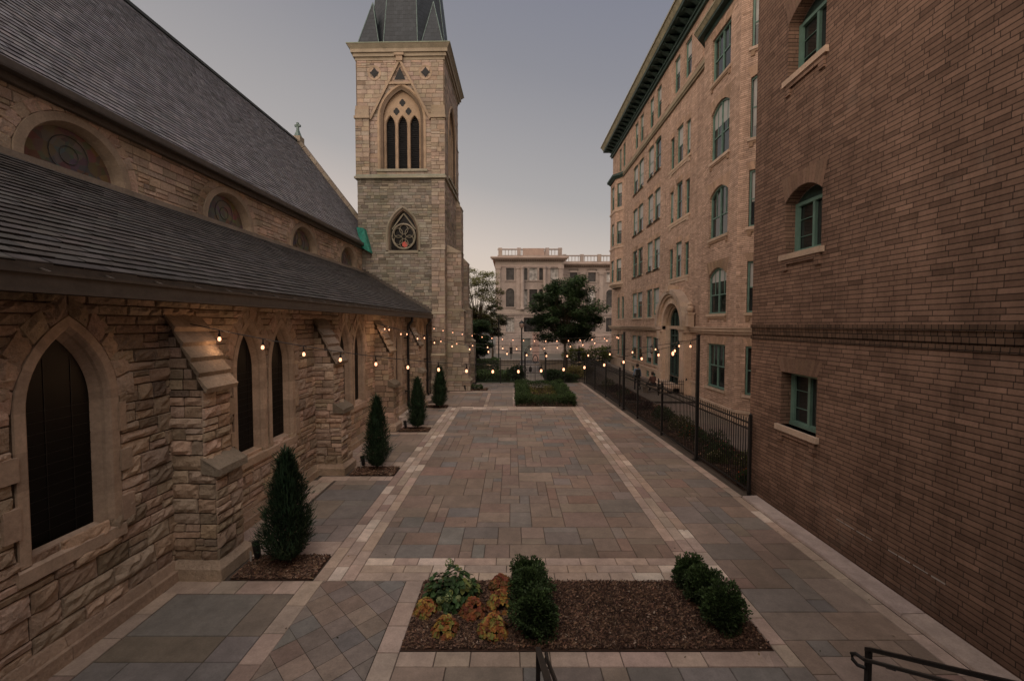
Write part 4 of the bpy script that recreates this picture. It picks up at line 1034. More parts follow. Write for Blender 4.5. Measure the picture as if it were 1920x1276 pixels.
# ================================================================== PLANTS
def leafq(mb,p,d,n,l,w,col,fold=0):
    d=d.normalized(); s=d.cross(n)
    if s.length<1e-4: s=d.orthogonal()
    s.normalize(); n2=s.cross(d)
    a=p; b=p+d*l*.5+s*w*.5+n2*fold*w; c=p+d*l; e=p+d*l*.5-s*w*.5+n2*fold*w
    mb.face([a,b,c,e],col)
def rv(): 
    while True:
        v=Vector((R.uniform(-1,1),R.uniform(-1,1),R.uniform(-1,1)))
        if .05<v.length<1: return v.normalized()
def conifer(label,x,y,h,r,n,sc):
    t=thing('conifer',label,'conifer',(x,y,0),group='young conifers along the church wall')
    m=MB(); m.tube([(0,0,0),(.01,0,h*.5),(0,.01,h*.95)],[.035,.022,.005],7); m.build('trunk','bark',t)
    prof=lambda q: (min(1,(q+.02)/.22)**.7)*(1-q)**.72*1.18
    lob=[(R.uniform(0,2*PI),R.uniform(.05,.95),R.uniform(.12,.45)) for _ in range(60)]
    m=MB()
    for _ in range(n):
        q=R.random()**1.25*.97+.02; z=.10+q*(h-.12); a=R.uniform(0,2*PI)
        amp=1
        for la,lq,lr in lob:
            da=abs((a-la+PI)%(2*PI)-PI); 
            if da<.5 and abs(q-lq)<.1: amp+=lr*(1-da/.5)*(1-abs(q-lq)/.1)
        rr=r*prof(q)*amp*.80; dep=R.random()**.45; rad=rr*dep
        p=Vector((rad*math.cos(a),rad*math.sin(a),z))
        out=Vector((math.cos(a),math.sin(a),0)); d=(out*R.uniform(.3,1.0)+Z*R.uniform(.6,1.3)+rv()*.45)
        if R.random()<.22: p+=d.normalized()*R.uniform(.03,.15)
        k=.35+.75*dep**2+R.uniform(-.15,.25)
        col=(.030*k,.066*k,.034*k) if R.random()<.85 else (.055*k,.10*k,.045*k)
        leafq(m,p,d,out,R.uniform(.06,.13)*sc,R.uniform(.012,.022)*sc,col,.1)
    for _ in range(int(n*.02)):
        q=.5+.5*R.random(); a=R.uniform(0,2*PI); rr=r*prof(q)*.9
        leafq(m,Vector((rr*math.cos(a),rr*math.sin(a),.1+q*(h-.14))),Vector((math.cos(a)*.25,math.sin(a)*.25,1)),Vector((math.cos(a),math.sin(a),0)),.2,.02*sc,(.03,.065,.034))
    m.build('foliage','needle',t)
conifer('nearest and largest dark green conifer beside the first buttress',-4.02,7.36,2.0,.50,15000,1)
conifer('slim conifer by the second buttress, second from the viewer',-3.98,12.2,2.12,.41,9000,1.2)
conifer('conifer in the third mulch bed, third from the viewer',-3.86,16.95,2.05,.41,6000,1.5)
conifer('farthest small conifer in front of the tower buttress',-3.7,21.3,2.05,.39,5000,1.8)
def boxball(mb,c,r,n,ls,base=(.048,.085,.030),zs=1.0):
    bumps=[(rv(),R.uniform(.15,.42)) for _ in range(34)]; dips=[rv() for _ in range(22)]
    for _ in range(n):
        d=rv(); k=1
        for b,amp in bumps:
            q=d.dot(b)
            if q>.90: k+=amp*(q-.90)/.10
        k=min(k,1.32)
        if any(d.dot(b)>.95 for b in dips): k*=.74
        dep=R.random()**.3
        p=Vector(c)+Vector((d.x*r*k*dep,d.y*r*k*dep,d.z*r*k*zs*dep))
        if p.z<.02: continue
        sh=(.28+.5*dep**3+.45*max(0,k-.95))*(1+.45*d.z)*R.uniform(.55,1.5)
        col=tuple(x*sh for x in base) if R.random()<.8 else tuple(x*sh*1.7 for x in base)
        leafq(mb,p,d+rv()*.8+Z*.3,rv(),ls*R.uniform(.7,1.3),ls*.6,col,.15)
k=0
for lab,x,y,r in (('round clipped boxwood at the front of the middle row of the bed',.34,5.68,.31),('middle boxwood of the middle row in the bed',.30,6.2,.29),('rearmost boxwood of the middle row against the pale band',.25,6.68,.25),
                  ('frontmost boxwood of the right row in the bed',3.02,5.80,.30),('middle boxwood of the right row in the bed',2.97,6.27,.27),('rearmost boxwood of the right row overlapping the pale band',2.93,6.70,.25)):
    t=thing('boxwood',lab,'shrub',(x,y,0),group='boxwoods in the front planting bed')
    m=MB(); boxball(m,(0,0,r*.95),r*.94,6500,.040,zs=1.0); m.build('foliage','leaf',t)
    m=MB(); 
    for q in range(5): a=q*1.3; m.tube([(0,0,0),(.1*math.cos(a),.1*math.sin(a),.25)],[.012,.006],5)
    m.build('stems','bark',t)
def lobed(mb,p,n,s,col):
    n=n.normalized(); x=n.orthogonal().normalized(); y=n.cross(x); a0=R.uniform(0,6.28); pts=[]
    for k in range(10):
        a=a0+k*PI/5; rr=s*(1 if k%2==0 else .74); 
        if k==0: rr=s*.35
        pts.append(p+(x*math.cos(a)+y*math.sin(a))*rr+n*(-.12*s if k%2==0 else .05*s))
    c=p-n*s*.15
    for k in range(10): mb.face([c,pts[k],pts[(k+1)%10]],tuple(v*R.uniform(.85,1.1) for v in col))
def heuchera(lab,x,y,r,hue):
    t=thing('heuchera',lab,'plant',(x,y,0),group='orange leaved heucheras in the bed')
    m=MB(); st=MB()
    for _ in range(int(115*(r/.16))):
        a=R.uniform(0,2*PI); q=R.random()**.6; hz=(1-q*q)*r*.95+.03
        p=Vector((q*r*math.cos(a),q*r*math.sin(a),hz+R.uniform(-.02,.03)))
        nn=Vector((math.cos(a)*q*1.1,math.sin(a)*q*1.1,1.0))+rv()*.35
        c=R.choice([(.50,.22,.06),(.58,.36,.09),(.42,.15,.06),(.46,.38,.10),(.28,.11,.05),(.32,.32,.08)]) if hue==0 else R.choice([(.28,.08,.045),(.42,.17,.06),(.36,.12,.06),(.24,.14,.05)])
        k=.55+.45*(hz/r); lobed(m,p,nn,R.uniform(.034,.056),tuple(v*k for v in c))
        if R.random()<.4: st.tube([(0,0,.01),tuple(p-Vector((0,0,.012)))],.003,3,(.2,.08,.04))
    m.build('foliage','leaf',t); st.build('stems','bark',t)
heuchera('rust red heuchera at the back of the bed beside the boxwood row',-.18,6.62,.21,1)
heuchera('bright orange heuchera just in front of the rust red one',-.18,6.2,.21,0)
heuchera('orange heuchera between the hydrangea and the boxwood row',-.58,6.05,.2,1)
heuchera('orange and yellow heuchera at the front left of the bed',-.93,5.68,.19,0)
heuchera('large orange heuchera at the front of the bed left of the boxwood row',-.27,5.66,.22,0)
heuchera('orange heuchera in the left corner of the bed beside the paving band',-1.28,6.08,.18,0)
t=thing('hydrangea','green leafy hydrangea with pale green flower heads in the left of the bed','hydrangea',(-.92,6.35,0)); m=MB()
for _ in range(620):
    d=rv(); 
    if d.z<-.1: d.z=-d.z
    dep=R.random()**.4; p=Vector((d.x*.43*dep,d.y*.34*dep,.05+d.z*.47*dep)); s_=R.uniform(.07,.12); k=(.4+.8*dep)*R.uniform(.7,1.3)
    c=(.055*k,.11*k,.04*k) if R.random()<.8 else (.18*k,.21*k,.06*k)
    nn=(d+Z*.5+rv()*.5).normalized(); dd=(Vector((d.x,d.y,-.1))+rv()*.6); dd-=nn*dd.dot(nn)
    dd.normalize(); s2=dd.cross(nn); pts=[p,p+dd*s_*.35+s2*s_*.36,p+dd*s_*.75+s2*s_*.26,p+dd*s_-nn*.015,p+dd*s_*.75-s2*s_*.26,p+dd*s_*.35-s2*s_*.36]; mid=p+dd*s_*.5-nn*.01
    for a,b in zip(pts,pts[1:]+pts[:1]): m.face([mid,a,b],c)
m.build('foliage','leaf',t)
for fx,fy,fz,fr_ in ((.25,-.12,.34,.07),(-.02,-.30,.25,.065),(-.16,-.27,.2,.05),(-.08,.18,.50,.07),(.12,-.26,.22,.045)):
    m=MB()
    for _ in range(120):
        d=rv(); nn=d; x=nn.orthogonal().normalized(); y=nn.cross(x); p=Vector((fx,fy,fz))+d*fr_; s_=.013; c=jit((.30,.38,.17),.25)
        m.face([p+x*s_,p+y*s_,p-x*s_,p-y*s_],c)
    m.build('flower_head','leaf',t)
def hedge(name,label,cat,boxes,n,ls,base,top_j=.06,group=None,lobes=1.0,parts=True):
    x0=min(b[0] for b in boxes); y0=min(b[2] for b in boxes); xc=(min(b[0] for b in boxes)+max(b[1] for b in boxes))/2; yc=(y0+max(b[3] for b in boxes))/2
    z0=min(b[4] for b in boxes)
    m=MB(); vol=[(b[1]-b[0])*(b[3]-b[2])**1 for b in boxes]; tv=sum(vol)
    ph=[R.uniform(0,6) for _ in range(4)]
    for b,v in zip(boxes,vol):
        for _ in range(int(n*v/tv)):
            x,y=R.uniform(b[0],b[1]),R.uniform(b[2],b[3]); bz=math.sin(x*2.3+ph[0])*math.sin(y*1.9+ph[1])*top_j+math.sin(x*5.1+ph[2])*top_j*.6
            q=R.random()**.35; zt=b[5]+bz; z=b[4]+(zt-b[4])*q
            if R.random()<.5:   # side skin
                if R.random()<.5: x=b[0] if R.random()<.5 else b[1]; x+=R.gauss(0,.05)+bz*.5
                else: y=b[2] if R.random()<.5 else b[3]; y+=R.gauss(0,.05)+bz*.5
                z=b[4]+(zt-b[4])*R.random()
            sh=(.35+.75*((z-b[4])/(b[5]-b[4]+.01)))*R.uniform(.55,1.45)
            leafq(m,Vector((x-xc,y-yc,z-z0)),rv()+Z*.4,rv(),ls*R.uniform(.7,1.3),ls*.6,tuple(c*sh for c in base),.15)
    o=m.build(name,'leaf',None,loc=(xc,yc,z0)); return tag(o,label,cat,group)
G1=(.05,.088,.03)
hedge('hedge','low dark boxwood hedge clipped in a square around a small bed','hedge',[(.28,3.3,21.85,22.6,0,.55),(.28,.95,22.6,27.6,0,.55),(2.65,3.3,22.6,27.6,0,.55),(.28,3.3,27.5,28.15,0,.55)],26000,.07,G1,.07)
hedge('ground_cover_plants','low yellow green plants inside the square boxwood hedge','plants',[(1.1,2.55,23,27,0,.3)],1500,.08,(.12,.12,.03),.08)
hedge('small_shrub','low dark shrub in the mulch patch beside the tower','shrub',[(-3.0,-2.0,27.2,27.75,0,.32)],900,.08,G1,.1)
bl=Fr((0,0,0),(1,0,0),(0,-1,0))
# uplights beside the conifers
spots=[(-4.62,7.45,'first buttress and the nearest conifer'),(-4.45,12.4,'second buttress'),(-4.35,17.0,'third conifer'),(-3.02,26.95,'low shrub by the tower')]
for k,(x,y,lab) in enumerate(spots):
    t=thing('garden_uplight','small black garden uplight beside the '+lab,'spotlight',(x,y,0),group='black garden uplights')
    m=MB(); m.lathe((0,0,.0),[(.05,0),(.05,.02),(.014,.03),(.014,.08)],10); m.build('stake','black',t)
    m=MB(); m.tube([(0,.0,.08),(-.02,.01,.17),(-.06,.03,.36)],[.05,.06,.065],12); m.build('housing','black',t)
for x,y in ((-4.72,7.38),(-4.52,12.32)):
    m=MB(); m.box(-.004,.03,-.004,.004,.0,.22); o=m.build('plant_tag','white',loc=(x,y,0)); tag(o,'small white plant tag stuck in the mulch by the '+('nearest' if y<8 else 'second')+' conifer','plant tag')
# perennials along the iron fence
specs=[(6.9,11.2,.55,.6,1),(7.1,12.2,.5,.55,2),(6.7,13.3,.5,.5,1),(7.0,14.4,.6,.62,0),(6.8,15.6,.5,.45,3),(6.9,16.8,.55,.6,2),(6.7,18.2,.5,.7,0),(7.0,19.4,.45,.5,1),(6.7,20.8,.4,.45,4),(6.8,23.4,.45,.4,4),(6.7,24.8,.45,.45,1),(6.6,26.4,.45,.5,4),(6.5,28.2,.5,.6,2),(6.35,11.1,.3,.35,3),(6.4,12.9,.28,.3,2)]
kinds=[('dark green bushy perennial',(.035,.07,.025),None),('green perennial with small pink flowers',(.05,.085,.03),(.5,.12,.1)),('yellow green perennial with pale flowers',(.09,.11,.035),(.5,.42,.25)),('green perennial with orange red flowers',(.05,.09,.03),(.6,.12,.04)),('dark purple leaved perennial',(.05,.025,.03),None)]
where=['by the wing corner, first along the fence','behind the fence just before the first tall pole','directly behind the first tall pole of the fence','right behind the fence after the first tall pole','behind the second fence bay from the first tall pole','in the middle of the fence bed','in the fence bed past the middle','just before the second tall pole','at the second tall pole','beyond the second tall pole','near the seated person','in the far part of the fence bed','at the far end of the fence bed','at the foot of the fence by the wing corner','at the foot of the fence behind the first panel']
for (x,y,r,h,kd),wh in zip(specs,where):
    lab,gc_,fl=kinds[kd]; t=thing('perennial',lab+' '+wh,'plant',(x,y,0),group='perennials behind the iron fence'); m=MB()
    for _ in range(900):
        d=rv(); d.z=abs(d.z); dep=R.random()**.4; p=Vector((d.x*r*dep,d.y*r*dep,.03+d.z*h*dep)); sh=(.35+.8*dep)*R.uniform(.6,1.4)
        leafq(m,p,d+rv()*.7+Z*.4,rv(),R.uniform(.05,.10),.03,tuple(c*sh for c in gc_),.15)
    m.build('foliage','leaf',t)
    if fl:
        m=MB()
        for _ in range(34):
            d=rv(); d.z=abs(d.z); p=Vector((d.x*r,d.y*r,.06+d.z*h)); 
            for q in range(3): leafq(m,p,rv()+Z,rv(),.035,.03,fl)
        m.build('blossoms','leaf',t)

# ================================================================== FENCES, GATE, POLES
def xf(y): return 5.97-.028*(y-10.35)
def fence_run(name,label,P0,P1,nb,h=1.95,posth=2.03,first=True,last=True,pick=.11,z=0):
    P0,P1=Vector(P0),Vector(P1); D=(P1-P0); L_=D.length; U=D.normalized()
    t=thing(name,label,'fence',tuple(P0),0); Nn=U.cross(Z)
    for k in range(nb+1):
        if (k==0 and not first) or (k==nb and not last): continue
        m=MB(); p=U*(L_*k/nb); 
        m.box(p.x-.032,p.x+.032,p.y-.032,p.y+.032,0,posth); m.lathe((p.x,p.y,posth),[(.045,0),(.045,.02),(.0,.05)],4); m.build('post','black',t)
    for k in range(nb):
        m=MB(); a,b=L_*k/nb,L_*(k+1)/nb; f=Fr((0,0,0),U,Nn); s=a+.08
        while s<b-.05:
            m.fbox(f,s-.008,s+.008,.08,h,-.008,.008); s+=pick
        m.build('picket_panel','black',t)
    for zz in (.14,h-.28,h-.12):
        m=MB(); f=Fr((0,0,0),U,Nn); m.fbox(f,.02,L_-.02,zz-.018,zz+.018,-.019,.019); m.build('rail','black',t)
    return t
fence_run('iron_fence','long black iron picket fence along the right edge of the courtyard',(xf(10.38),10.38,0),(xf(30.4),30.4,0),7,1.95,2.03)
fence_run('iron_fence','black iron picket fence left of the garden gate at the far end',(-2.65,30.5,0),(.95,30.5,0),2,1.75,1.85)
fence_run('iron_fence','black iron picket fence right of the garden gate at the far end',(2.45,30.5,0),(5.3,30.5,0),2,1.75,1.85)
g=thing('garden_gate','black iron double gate with a scrolled arch over it at the end of the courtyard','gate',(1.7,30.5,0))
for s in (-1,1):
    m=MB(); m.box(s*.75-.05,s*.75+.05,-.05,.05,0,2.1); m.lathe((s*.75,0,2.1),[(.07,0),(.05,.05),(.07,.1),(.05,.18),(0,.22)],8); m.build('gate_post','black',g)
    m=MB()
    for q in range(7): u=s*(.04+q*.105); m.box(u-.008,u+.008,-.008,.008,.1,1.6+.25*math.sin((.75-abs(u))/.75*PI/2))
    for z_ in (.14,.75,1.5): m.box(min(s*.02,s*.7),max(s*.02,s*.7),-.012,.012,z_-.015,z_+.015)
    m.box(min(s*.02,s*.04),max(s*.02,s*.04),-.02,.02,.1,1.85); lf=m.build('gate_leaf','black',g)
    m=MB(); m.lathe((s*.36,-.02,.8),[(.0,0),(.10,.08),(.12,.2),(.08,.35),(.0,.5)],8); m.build('lock_panel','black',g)
m=MB()
for r in (.80,.68): m.tube([(r*math.cos(PI*k/16),0,2.1+r*.95*math.sin(PI*k/16)) for k in range(17)],.016,6)
for k in range(9):
    a=PI*(k+.5)/9; m.tube([(.74*math.cos(a)+.05*math.cos(t*PI/4),0,2.1+.70*math.sin(a)+.05*math.sin(t*PI/4)) for t in range(9)],.009,4)
m.tube([(-.75,0,2.1),(.75,0,2.1)],.016,6); m.build('overthrow','black',g)
m=MB(); m.tube([(.17*math.cos(t*PI/10),-.04,1.78+.28*math.sin(t*PI/10)) for t in range(21)],.035,6,caps=False); m.build('oval_plaque','black',g)
poles=[(5.86,13.15,3.95,'near tall black pole holding the string lights at the fence'),(5.64,21.0,3.9,'second tall black pole holding the string lights farther down the fence')]
for x,y,h,lab in poles:
    m=MB(); m.box(-.045,.045,-.045,.045,0,h); m.box(-.055,.055,-.055,.055,h,h+.03); m.box(-.09,.09,-.09,.09,0,.02); m.tube([(0,-.045,h-.08),(0,-.09,h-.06),(0,-.09,h-.02)],.01,5)
    o=m.build('light_pole','black',loc=(x,y,0)); tag(o,lab,'pole',group='tall poles for the string lights')
# ---------------------------------------------------------------- string lights
bulbme=[None]; bl_=[None]
def bulblight():
    if bl_[0] is None:
        l=bpy.data.lights.new('bulb_light','POINT'); l.energy=1.8; l.color=(1,.55,.28); l.shadow_soft_size=.035; bl_[0]=l
    return bl_[0]
def string(label,A,B,sag,n,t0=.035,low=.55,t1=.97):
    A,B=Vector(A),Vector(B); t=thing('string_lights',label,'string lights',tuple(A),group='festoon lights strung over the courtyard')
    def P(q):
        # catenary-like, shifted low point
        return (B-A)*q+Vector((0,0,-4*sag*q*(1-q)))
    m=MB(); m.tube([P(k/40) for k in range(41)],.008,4); m.build('cable','black',t)
    for k in range(n):
        q=t0+(t1-t0)*k/(n-1); p=P(q); j=R.uniform(-.03,.03)
        s=MB(); s.tube([(0,0,0),(0,0,-.07)],.012,6); s.tube([(0,0,-.06),(0,0,-.12)],[.02,.024],8)
        if bulbme[0] is None:
            so=s.build('socket','black',t); b=MB(); b.lathe((0,0,-.12),[(.014,0),(.022,-.018),(.027,-.042),(.022,-.066),(.0,-.078)],10); bo=b.build('bulb','bulb',t,smooth=True); bulbme[0]=(so.data,bo.data)
        else:
            so=bpy.data.objects.new('socket',bulbme[0][0]); bo=bpy.data.objects.new('bulb',bulbme[0][1]); COL.objects.link(so); COL.objects.link(bo); so.parent=t; bo.parent=t
        ld=bulblight(); lo=bpy.data.objects.new('bulb_light',ld); COL.objects.link(lo); lo.parent=so; lo.location=(0,0,-.27)
        so.location=p; bo.parent=so; bo.location=(0,0,0); so.scale=(1,1,1) if B[0]>5 and A[1]<8 else (.8,.8,.8); so.rotation_euler=(R.uniform(-.08,.08),R.uniform(-.08,.08),0)
P1=(5.86,13.08,3.86); P2=(5.62,20.95,3.82); C1=(-5.62,7.25,4.32); C2=(-5.3,16.4,4.35); C3=(-5.15,24.9,4.3)
string('nearest string of warm bulbs from the first buttress to the near pole',C1,P1,.78,19)
string('string of warm bulbs from the near pole back to the third buttress',P1,C2,.75,16,.05)
string('string of warm bulbs from the third buttress to the second pole',C2,P2,.75,17,.04)
string('farthest string of warm bulbs from the aisle end to the second pole',C3,P2,.5,18,.05)
# ---------------------------------------------------------------- beyond the gate
hd=[('low dark clipped hedge left of the gate behind the fence',[(-2.6,-.3,31.3,32.2,0,.6)],5000),('second low hedge farther left behind the fence',[(-3.2,-.9,33.6,34.4,0,.5)],5000),('mounded hedge in the garden below the left tree',[(-3.4,-1.3,37.2,38.6,0,1.15)],5000)]
for l_,b_,n_ in hd: hedge('hedge',l_,'hedge',b_,n_,.10,(.08,.13,.045),.10)
def bush(label,x,y,r,h,base,n=2600,ls=.10,z=0):
    m=MB(); boxball(m,(0,0,h*.5),r,n,ls,base,h*.5/r); return tag(m.build('bush','leaf',loc=(x,y,z)),label,'bush')
bush('rounded dark bush just left of the gate',.35,31.6,.62,1.15,(.025,.05,.02))
bush('rounded dark bush right of the gate',3.1,31.4,.75,.85,(.028,.055,.02))
bush('second low dark bush right of the gate',4.2,31.6,.7,.55,(.04,.07,.022))
bush('yellow flowering bush near the far end of the long fence',5.0,33.5,.8,.9,(.20,.17,.06))
bush('pale yellow bush at the end of the fence beside the pavement',5.9,35.5,.9,.8,(.22,.18,.09))
bush('yellow green hedge bush at the street corner',6.9,44,1.3,1.9,(.14,.16,.035),2600,.16)
bush('second yellow green bush at the street corner',9.2,45,1.5,1.8,(.11,.14,.035),2600,.16)
bush('dark green bush by the apartment building far corner',11.4,47.5,1.4,2.0,(.05,.08,.03),2200,.16)
m=MB(); m.face([(-12,31,0),(.8,31,0),(.8,39.6,0),(-12,39.6,0)]); m.face([(2.6,31,0),(5.0,31,0),(5.0,39.6,0),(2.6,39.6,0)]); tag(m.build('lawn','grass'),kind='structure')
m=MB(); pack(m,.85,2.55,30.95,46,.5,[(.34,.29,.25),(.30,.26,.22)],.004); S(m.build('garden_path','walk'))
m=MB(); m.face([(-80,52,-.66),(80,52,-.66),(80,64,-1.17),(-80,64,-1.17)]); S(m.build('street','asphalt'))
m=MB(); m.box(-80,80,51.7,52,-.8,-.52,(.35,.31,.28)); m.box(-80,80,64,64.3,-1.3,-1.03,(.35,.31,.28)); S(m.build('street_kerb','concrete'))
m=MB(); m.box(-14,.75,40,40.4,-.2,.78,(.58,.49,.42)); m.box(-14,.8,39.93,40.47,.78,.92,(.52,.44,.37)); tag(m.build('garden_wall','portal'),'low pale stone garden wall left of the garden path','wall')
m=MB(); m.box(2.65,5.6,40,40.4,-.2,.78,(.58,.49,.42)); m.box(2.6,5.65,39.93,40.47,.78,.92,(.52,.44,.37)); tag(m.build('garden_wall','portal'),'low pale stone garden wall right of the garden path','wall')
# street lamp, poles, signal
t=thing('street_lamp','tall black cast iron street lamp left of the gate','street lamp',(.78,33.6,0))
m=MB(); m.lathe((0,0,0),[(.19,0),(.19,.12),(.13,.25),(.12,.7),(.08,.85),(.06,1.0),(.05,3.9),(.08,3.95),(.06,4.0)],12); m.build('column','black',t)
m=MB(); m.lathe((0,0,4.0),[(.08,0),(.17,.12),(.21,.3),(.19,.42)],10); m.build('lantern_glass',glass_mat('milky_lamp_glass',(.30,.22,.19),.3),t)
m=MB(); m.lathe((0,0,4.4),[(.24,0),(.2,.06),(.08,.16),(.03,.2),(.0,.32)],10); m.build('lantern_cap','black',t)
m=MB(); m.tube([(0,0,0),(0,0,5.2)],[.06,.05],8); m.box(-.03,.55,-.02,.02,5.1,5.16); tag(m.build('street_pole','black',loc=(-1.35,42.5,0)),'thin dark street pole in front of the left trees','pole')
t=thing('pedestrian_signal','dark pedestrian signal box on a thin pole behind the garden wall','traffic signal',(-.1,44,-.2)); m=MB(); m.tube([(0,0,0),(0,0,2.6)],.04,8); m.build('pole','black',t); m=MB(); m.box(-.16,.16,-.12,.12,1.4,2.1); m.box(-.19,.19,-.2,-.12,2.08,2.12); m.build('signal_box','black',t)
t=thing('sign_post','dark post with a narrow sign panel beyond the end of the long fence','sign post',(6.1,38.0,-.02)); m=MB(); m.tube([(0,0,0),(0,0,2.4)],.05,8); m.build('pole','black',t); m=MB(); m.box(-.13,.13,-.03,.03,.6,1.9); m.build('sign_panel','black',t)
# ---------------------------------------------------------------- trees
def tree(label,x,y,zb,h,cr,ct,seed,n,ls,base,clumps,light=0,group=None,trunk=.2,crown_z=None):
    RR=random.Random(seed); t=thing('broadleaf_tree',label,'tree',(x,y,zb),group=group)
    m=MB(); th=ct[0]+.15*(ct[1]-ct[0]); tips=[]
    m.tube([(0,0,-.1),(.03,0,th*.5),(-.04,.03,th)],[trunk*1.25,trunk,trunk*.8],9)
    cl=[]
    zc=(ct[0]+ct[1])/2; hz=(ct[1]-ct[0])/2
    for k in range(clumps):
        d=Vector((RR.gauss(0,1),RR.gauss(0,1),RR.gauss(0,1))).normalized(); q=RR.uniform(.35,1)**.6
        c=Vector((d.x*cr*q*.82,d.y*cr*q*.82,zc+d.z*hz*q*.85)); r=RR.uniform(.28,.5)*cr*(.62 if clumps<60 else .48); cl.append((c,r))
        if k%2==0:
            mid=Vector((c.x*.4,c.y*.4,th+(c.z-th)*.35)); m.tube([(-.04,.03,th*.93),mid,c],[trunk*.5,trunk*.25,trunk*.06],5)
    m.build('trunk','bark',t)
    m=MB()
    for c,r in cl:
        tone=RR.uniform(.65,1.35)
        for _ in range(n//clumps):
            d=Vector((RR.gauss(0,1),RR.gauss(0,1),RR.gauss(0,1))).normalized(); q=RR.random()**.45
            p=c+Vector((d.x*r,d.y*r,d.z*r*.55))*q*RR.choice([1,1,1,1.25])
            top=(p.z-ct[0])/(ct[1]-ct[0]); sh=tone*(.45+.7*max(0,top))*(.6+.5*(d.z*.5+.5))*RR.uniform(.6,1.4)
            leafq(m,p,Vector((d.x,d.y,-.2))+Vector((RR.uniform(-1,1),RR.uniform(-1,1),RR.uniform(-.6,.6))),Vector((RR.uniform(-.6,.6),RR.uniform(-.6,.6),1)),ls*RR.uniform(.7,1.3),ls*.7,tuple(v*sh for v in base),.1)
    m.build('crown','leaf',t); return t
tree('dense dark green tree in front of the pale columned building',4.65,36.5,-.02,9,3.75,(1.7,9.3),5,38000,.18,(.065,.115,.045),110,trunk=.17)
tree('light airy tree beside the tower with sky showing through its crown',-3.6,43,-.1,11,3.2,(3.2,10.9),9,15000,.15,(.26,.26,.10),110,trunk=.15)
tree('dark green tree low behind the tower corner',-3.9,38.5,-.05,6,2.6,(.4,5.6),12,24000,.15,(.055,.095,.035),80,trunk=.13)
tree('small tree overlapping the left edge of the columned building',-2.2,47,-.3,8,1.7,(2.6,7.4),14,7000,.17,(.10,.12,.045),50,trunk=.11)
tree('street tree far behind the corner of the apartment building',14.5,52,-.6,8,2.4,(1.6,6.5),15,4000,.24,(.06,.09,.03),26,trunk=.15)
tree('broad garden tree left beyond the church',-11,50,-.5,10,4.5,(2,10),21,9000,.28,(.05,.075,.025),50,trunk=.2)
# ---------------------------------------------------------------- columned civic building
lib=thing('civic_building','pale stone columned civic building with balustraded roof across the street','civic building',(0,0,0))
LB=(.37,.31,.275)
def civ(x0,x1,y,ztop,bays,nm,edge=True):
    f=Fr((0,y,0),(1,0,0),(0,-1,0)); m=MB(); oo=[]
    for (c,w,kind) in bays:
        oo+= [OP(c,w*.8,2.9,5.6,5.6,'rect')]
        if kind=='a': oo+= [OP(c,w*.8,7.6,10.4,11.1,'seg'),OP(c,w*.75,12.6,14.9,14.9,'rect')]
        else: oo+= [OP(c+q*w*.36,w*.22 if q else w*.34,7.6,10.9,10.9,'rect') for q in (-1,0,1)]+[OP(c+q*w*.36,w*.22 if q else w*.34,12.6,14.9,14.9,'rect') for q in (-1,0,1)]
    panel(m,f,x0,x1,-1.4,ztop-2.4,oo,tuple(v*.86 for v in LB),.5)
    zc=ztop-2.4
    # rusticated base joints as real courses
    z=-1.2
    while z<6.0:
        segs=[(x0,x1)]
        for o in oo:
            if o['v0']<z+.3 and o['va']>z:
                ns=[]
                for a,b in segs:
                    l,r=o['c']-o['w']/2,o['c']+o['w']/2
                    if r<=a or l>=b: ns.append((a,b)); continue
                    ns+=[(a,l),(r,b)]
                segs=ns
        for a,b in segs:
            if b-a>.05: m.fbox(f,a,b,z,z+.50,0,.06,jit(LB,.06))
        z+=.56
    for z0,z1,d in ((6.0,6.25,.18),(6.25,6.55,.3),(6.55,7.1,.14),(zc-1.2,zc-.9,.12),(zc-.9,zc-.2,.08)): m.fbox(f,x0-d,x1+d,z0,z1,0,d,jit(LB,.05))
    w_=m.build(nm,'lib',lib)
    m=MB(); m.fbox(f,x0-.3,x1+.3,zc-.2,zc+.1,0,.35,(.20,.15,.12)); m.fbox(f,x0-.7,x1+.7,zc+.1,zc+.35,0,.8,(.22,.165,.135)); m.fbox(f,x0-.9,x1+.9,zc+.35,zc+.6,0,.95,(.46,.37,.32))  # shadow under the cornice is put into the dark colours of its lower courses
    q=x0
    while q<x1: m.fbox(f,q,q+.18,zc-.12,zc+.08,.35,.6,(.28,.22,.18)); q+=.42
    m.build('cornice','lib',lib)
    for i,o in enumerate(oo):
        m=MB(); opface(m,f,o,-.4); g_=m.build('window',glass_lib if i%4 else glass_lib2,lib)
        m=MB(); sweep(m,f,o,[(.16,0),(.16,.08),(0,.08)],tuple(v*.93 for v in LB),5,.04); m.fbox(f,o['c']-o['w']/2-.2,o['c']+o['w']/2+.2,o['v0']-.18,o['v0'],0,.16,LB)
        if o['v0']<3: m.fbox(f,o['c']-.03,o['c']+.03,o['v0'],o['va'],-.39,-.3,(.1,.08,.07))
        m.build('window_surround','lib',g_)
    return f,zc
glass_lib=glass_mat('civic_window_glass',(.03,.028,.028),.2,spec=.3); glass_lib2=glass_mat('civic_pale_blind',(.36,.35,.33),.3)
f1,zc1=civ(-3.1,9.6,79,18.7,[(-.35,2.0,'a'),(4.0,4.4,'b'),(8.0,2.0,'a')],'pavilion_wall')
f2,zc2=civ(9.6,34,82,18.0,[(12,2.0,'a'),(15.6,2.0,'a'),(19.2,2.0,'a'),(22.8,2.0,'a'),(26.4,2,'a')],'wing_wall')
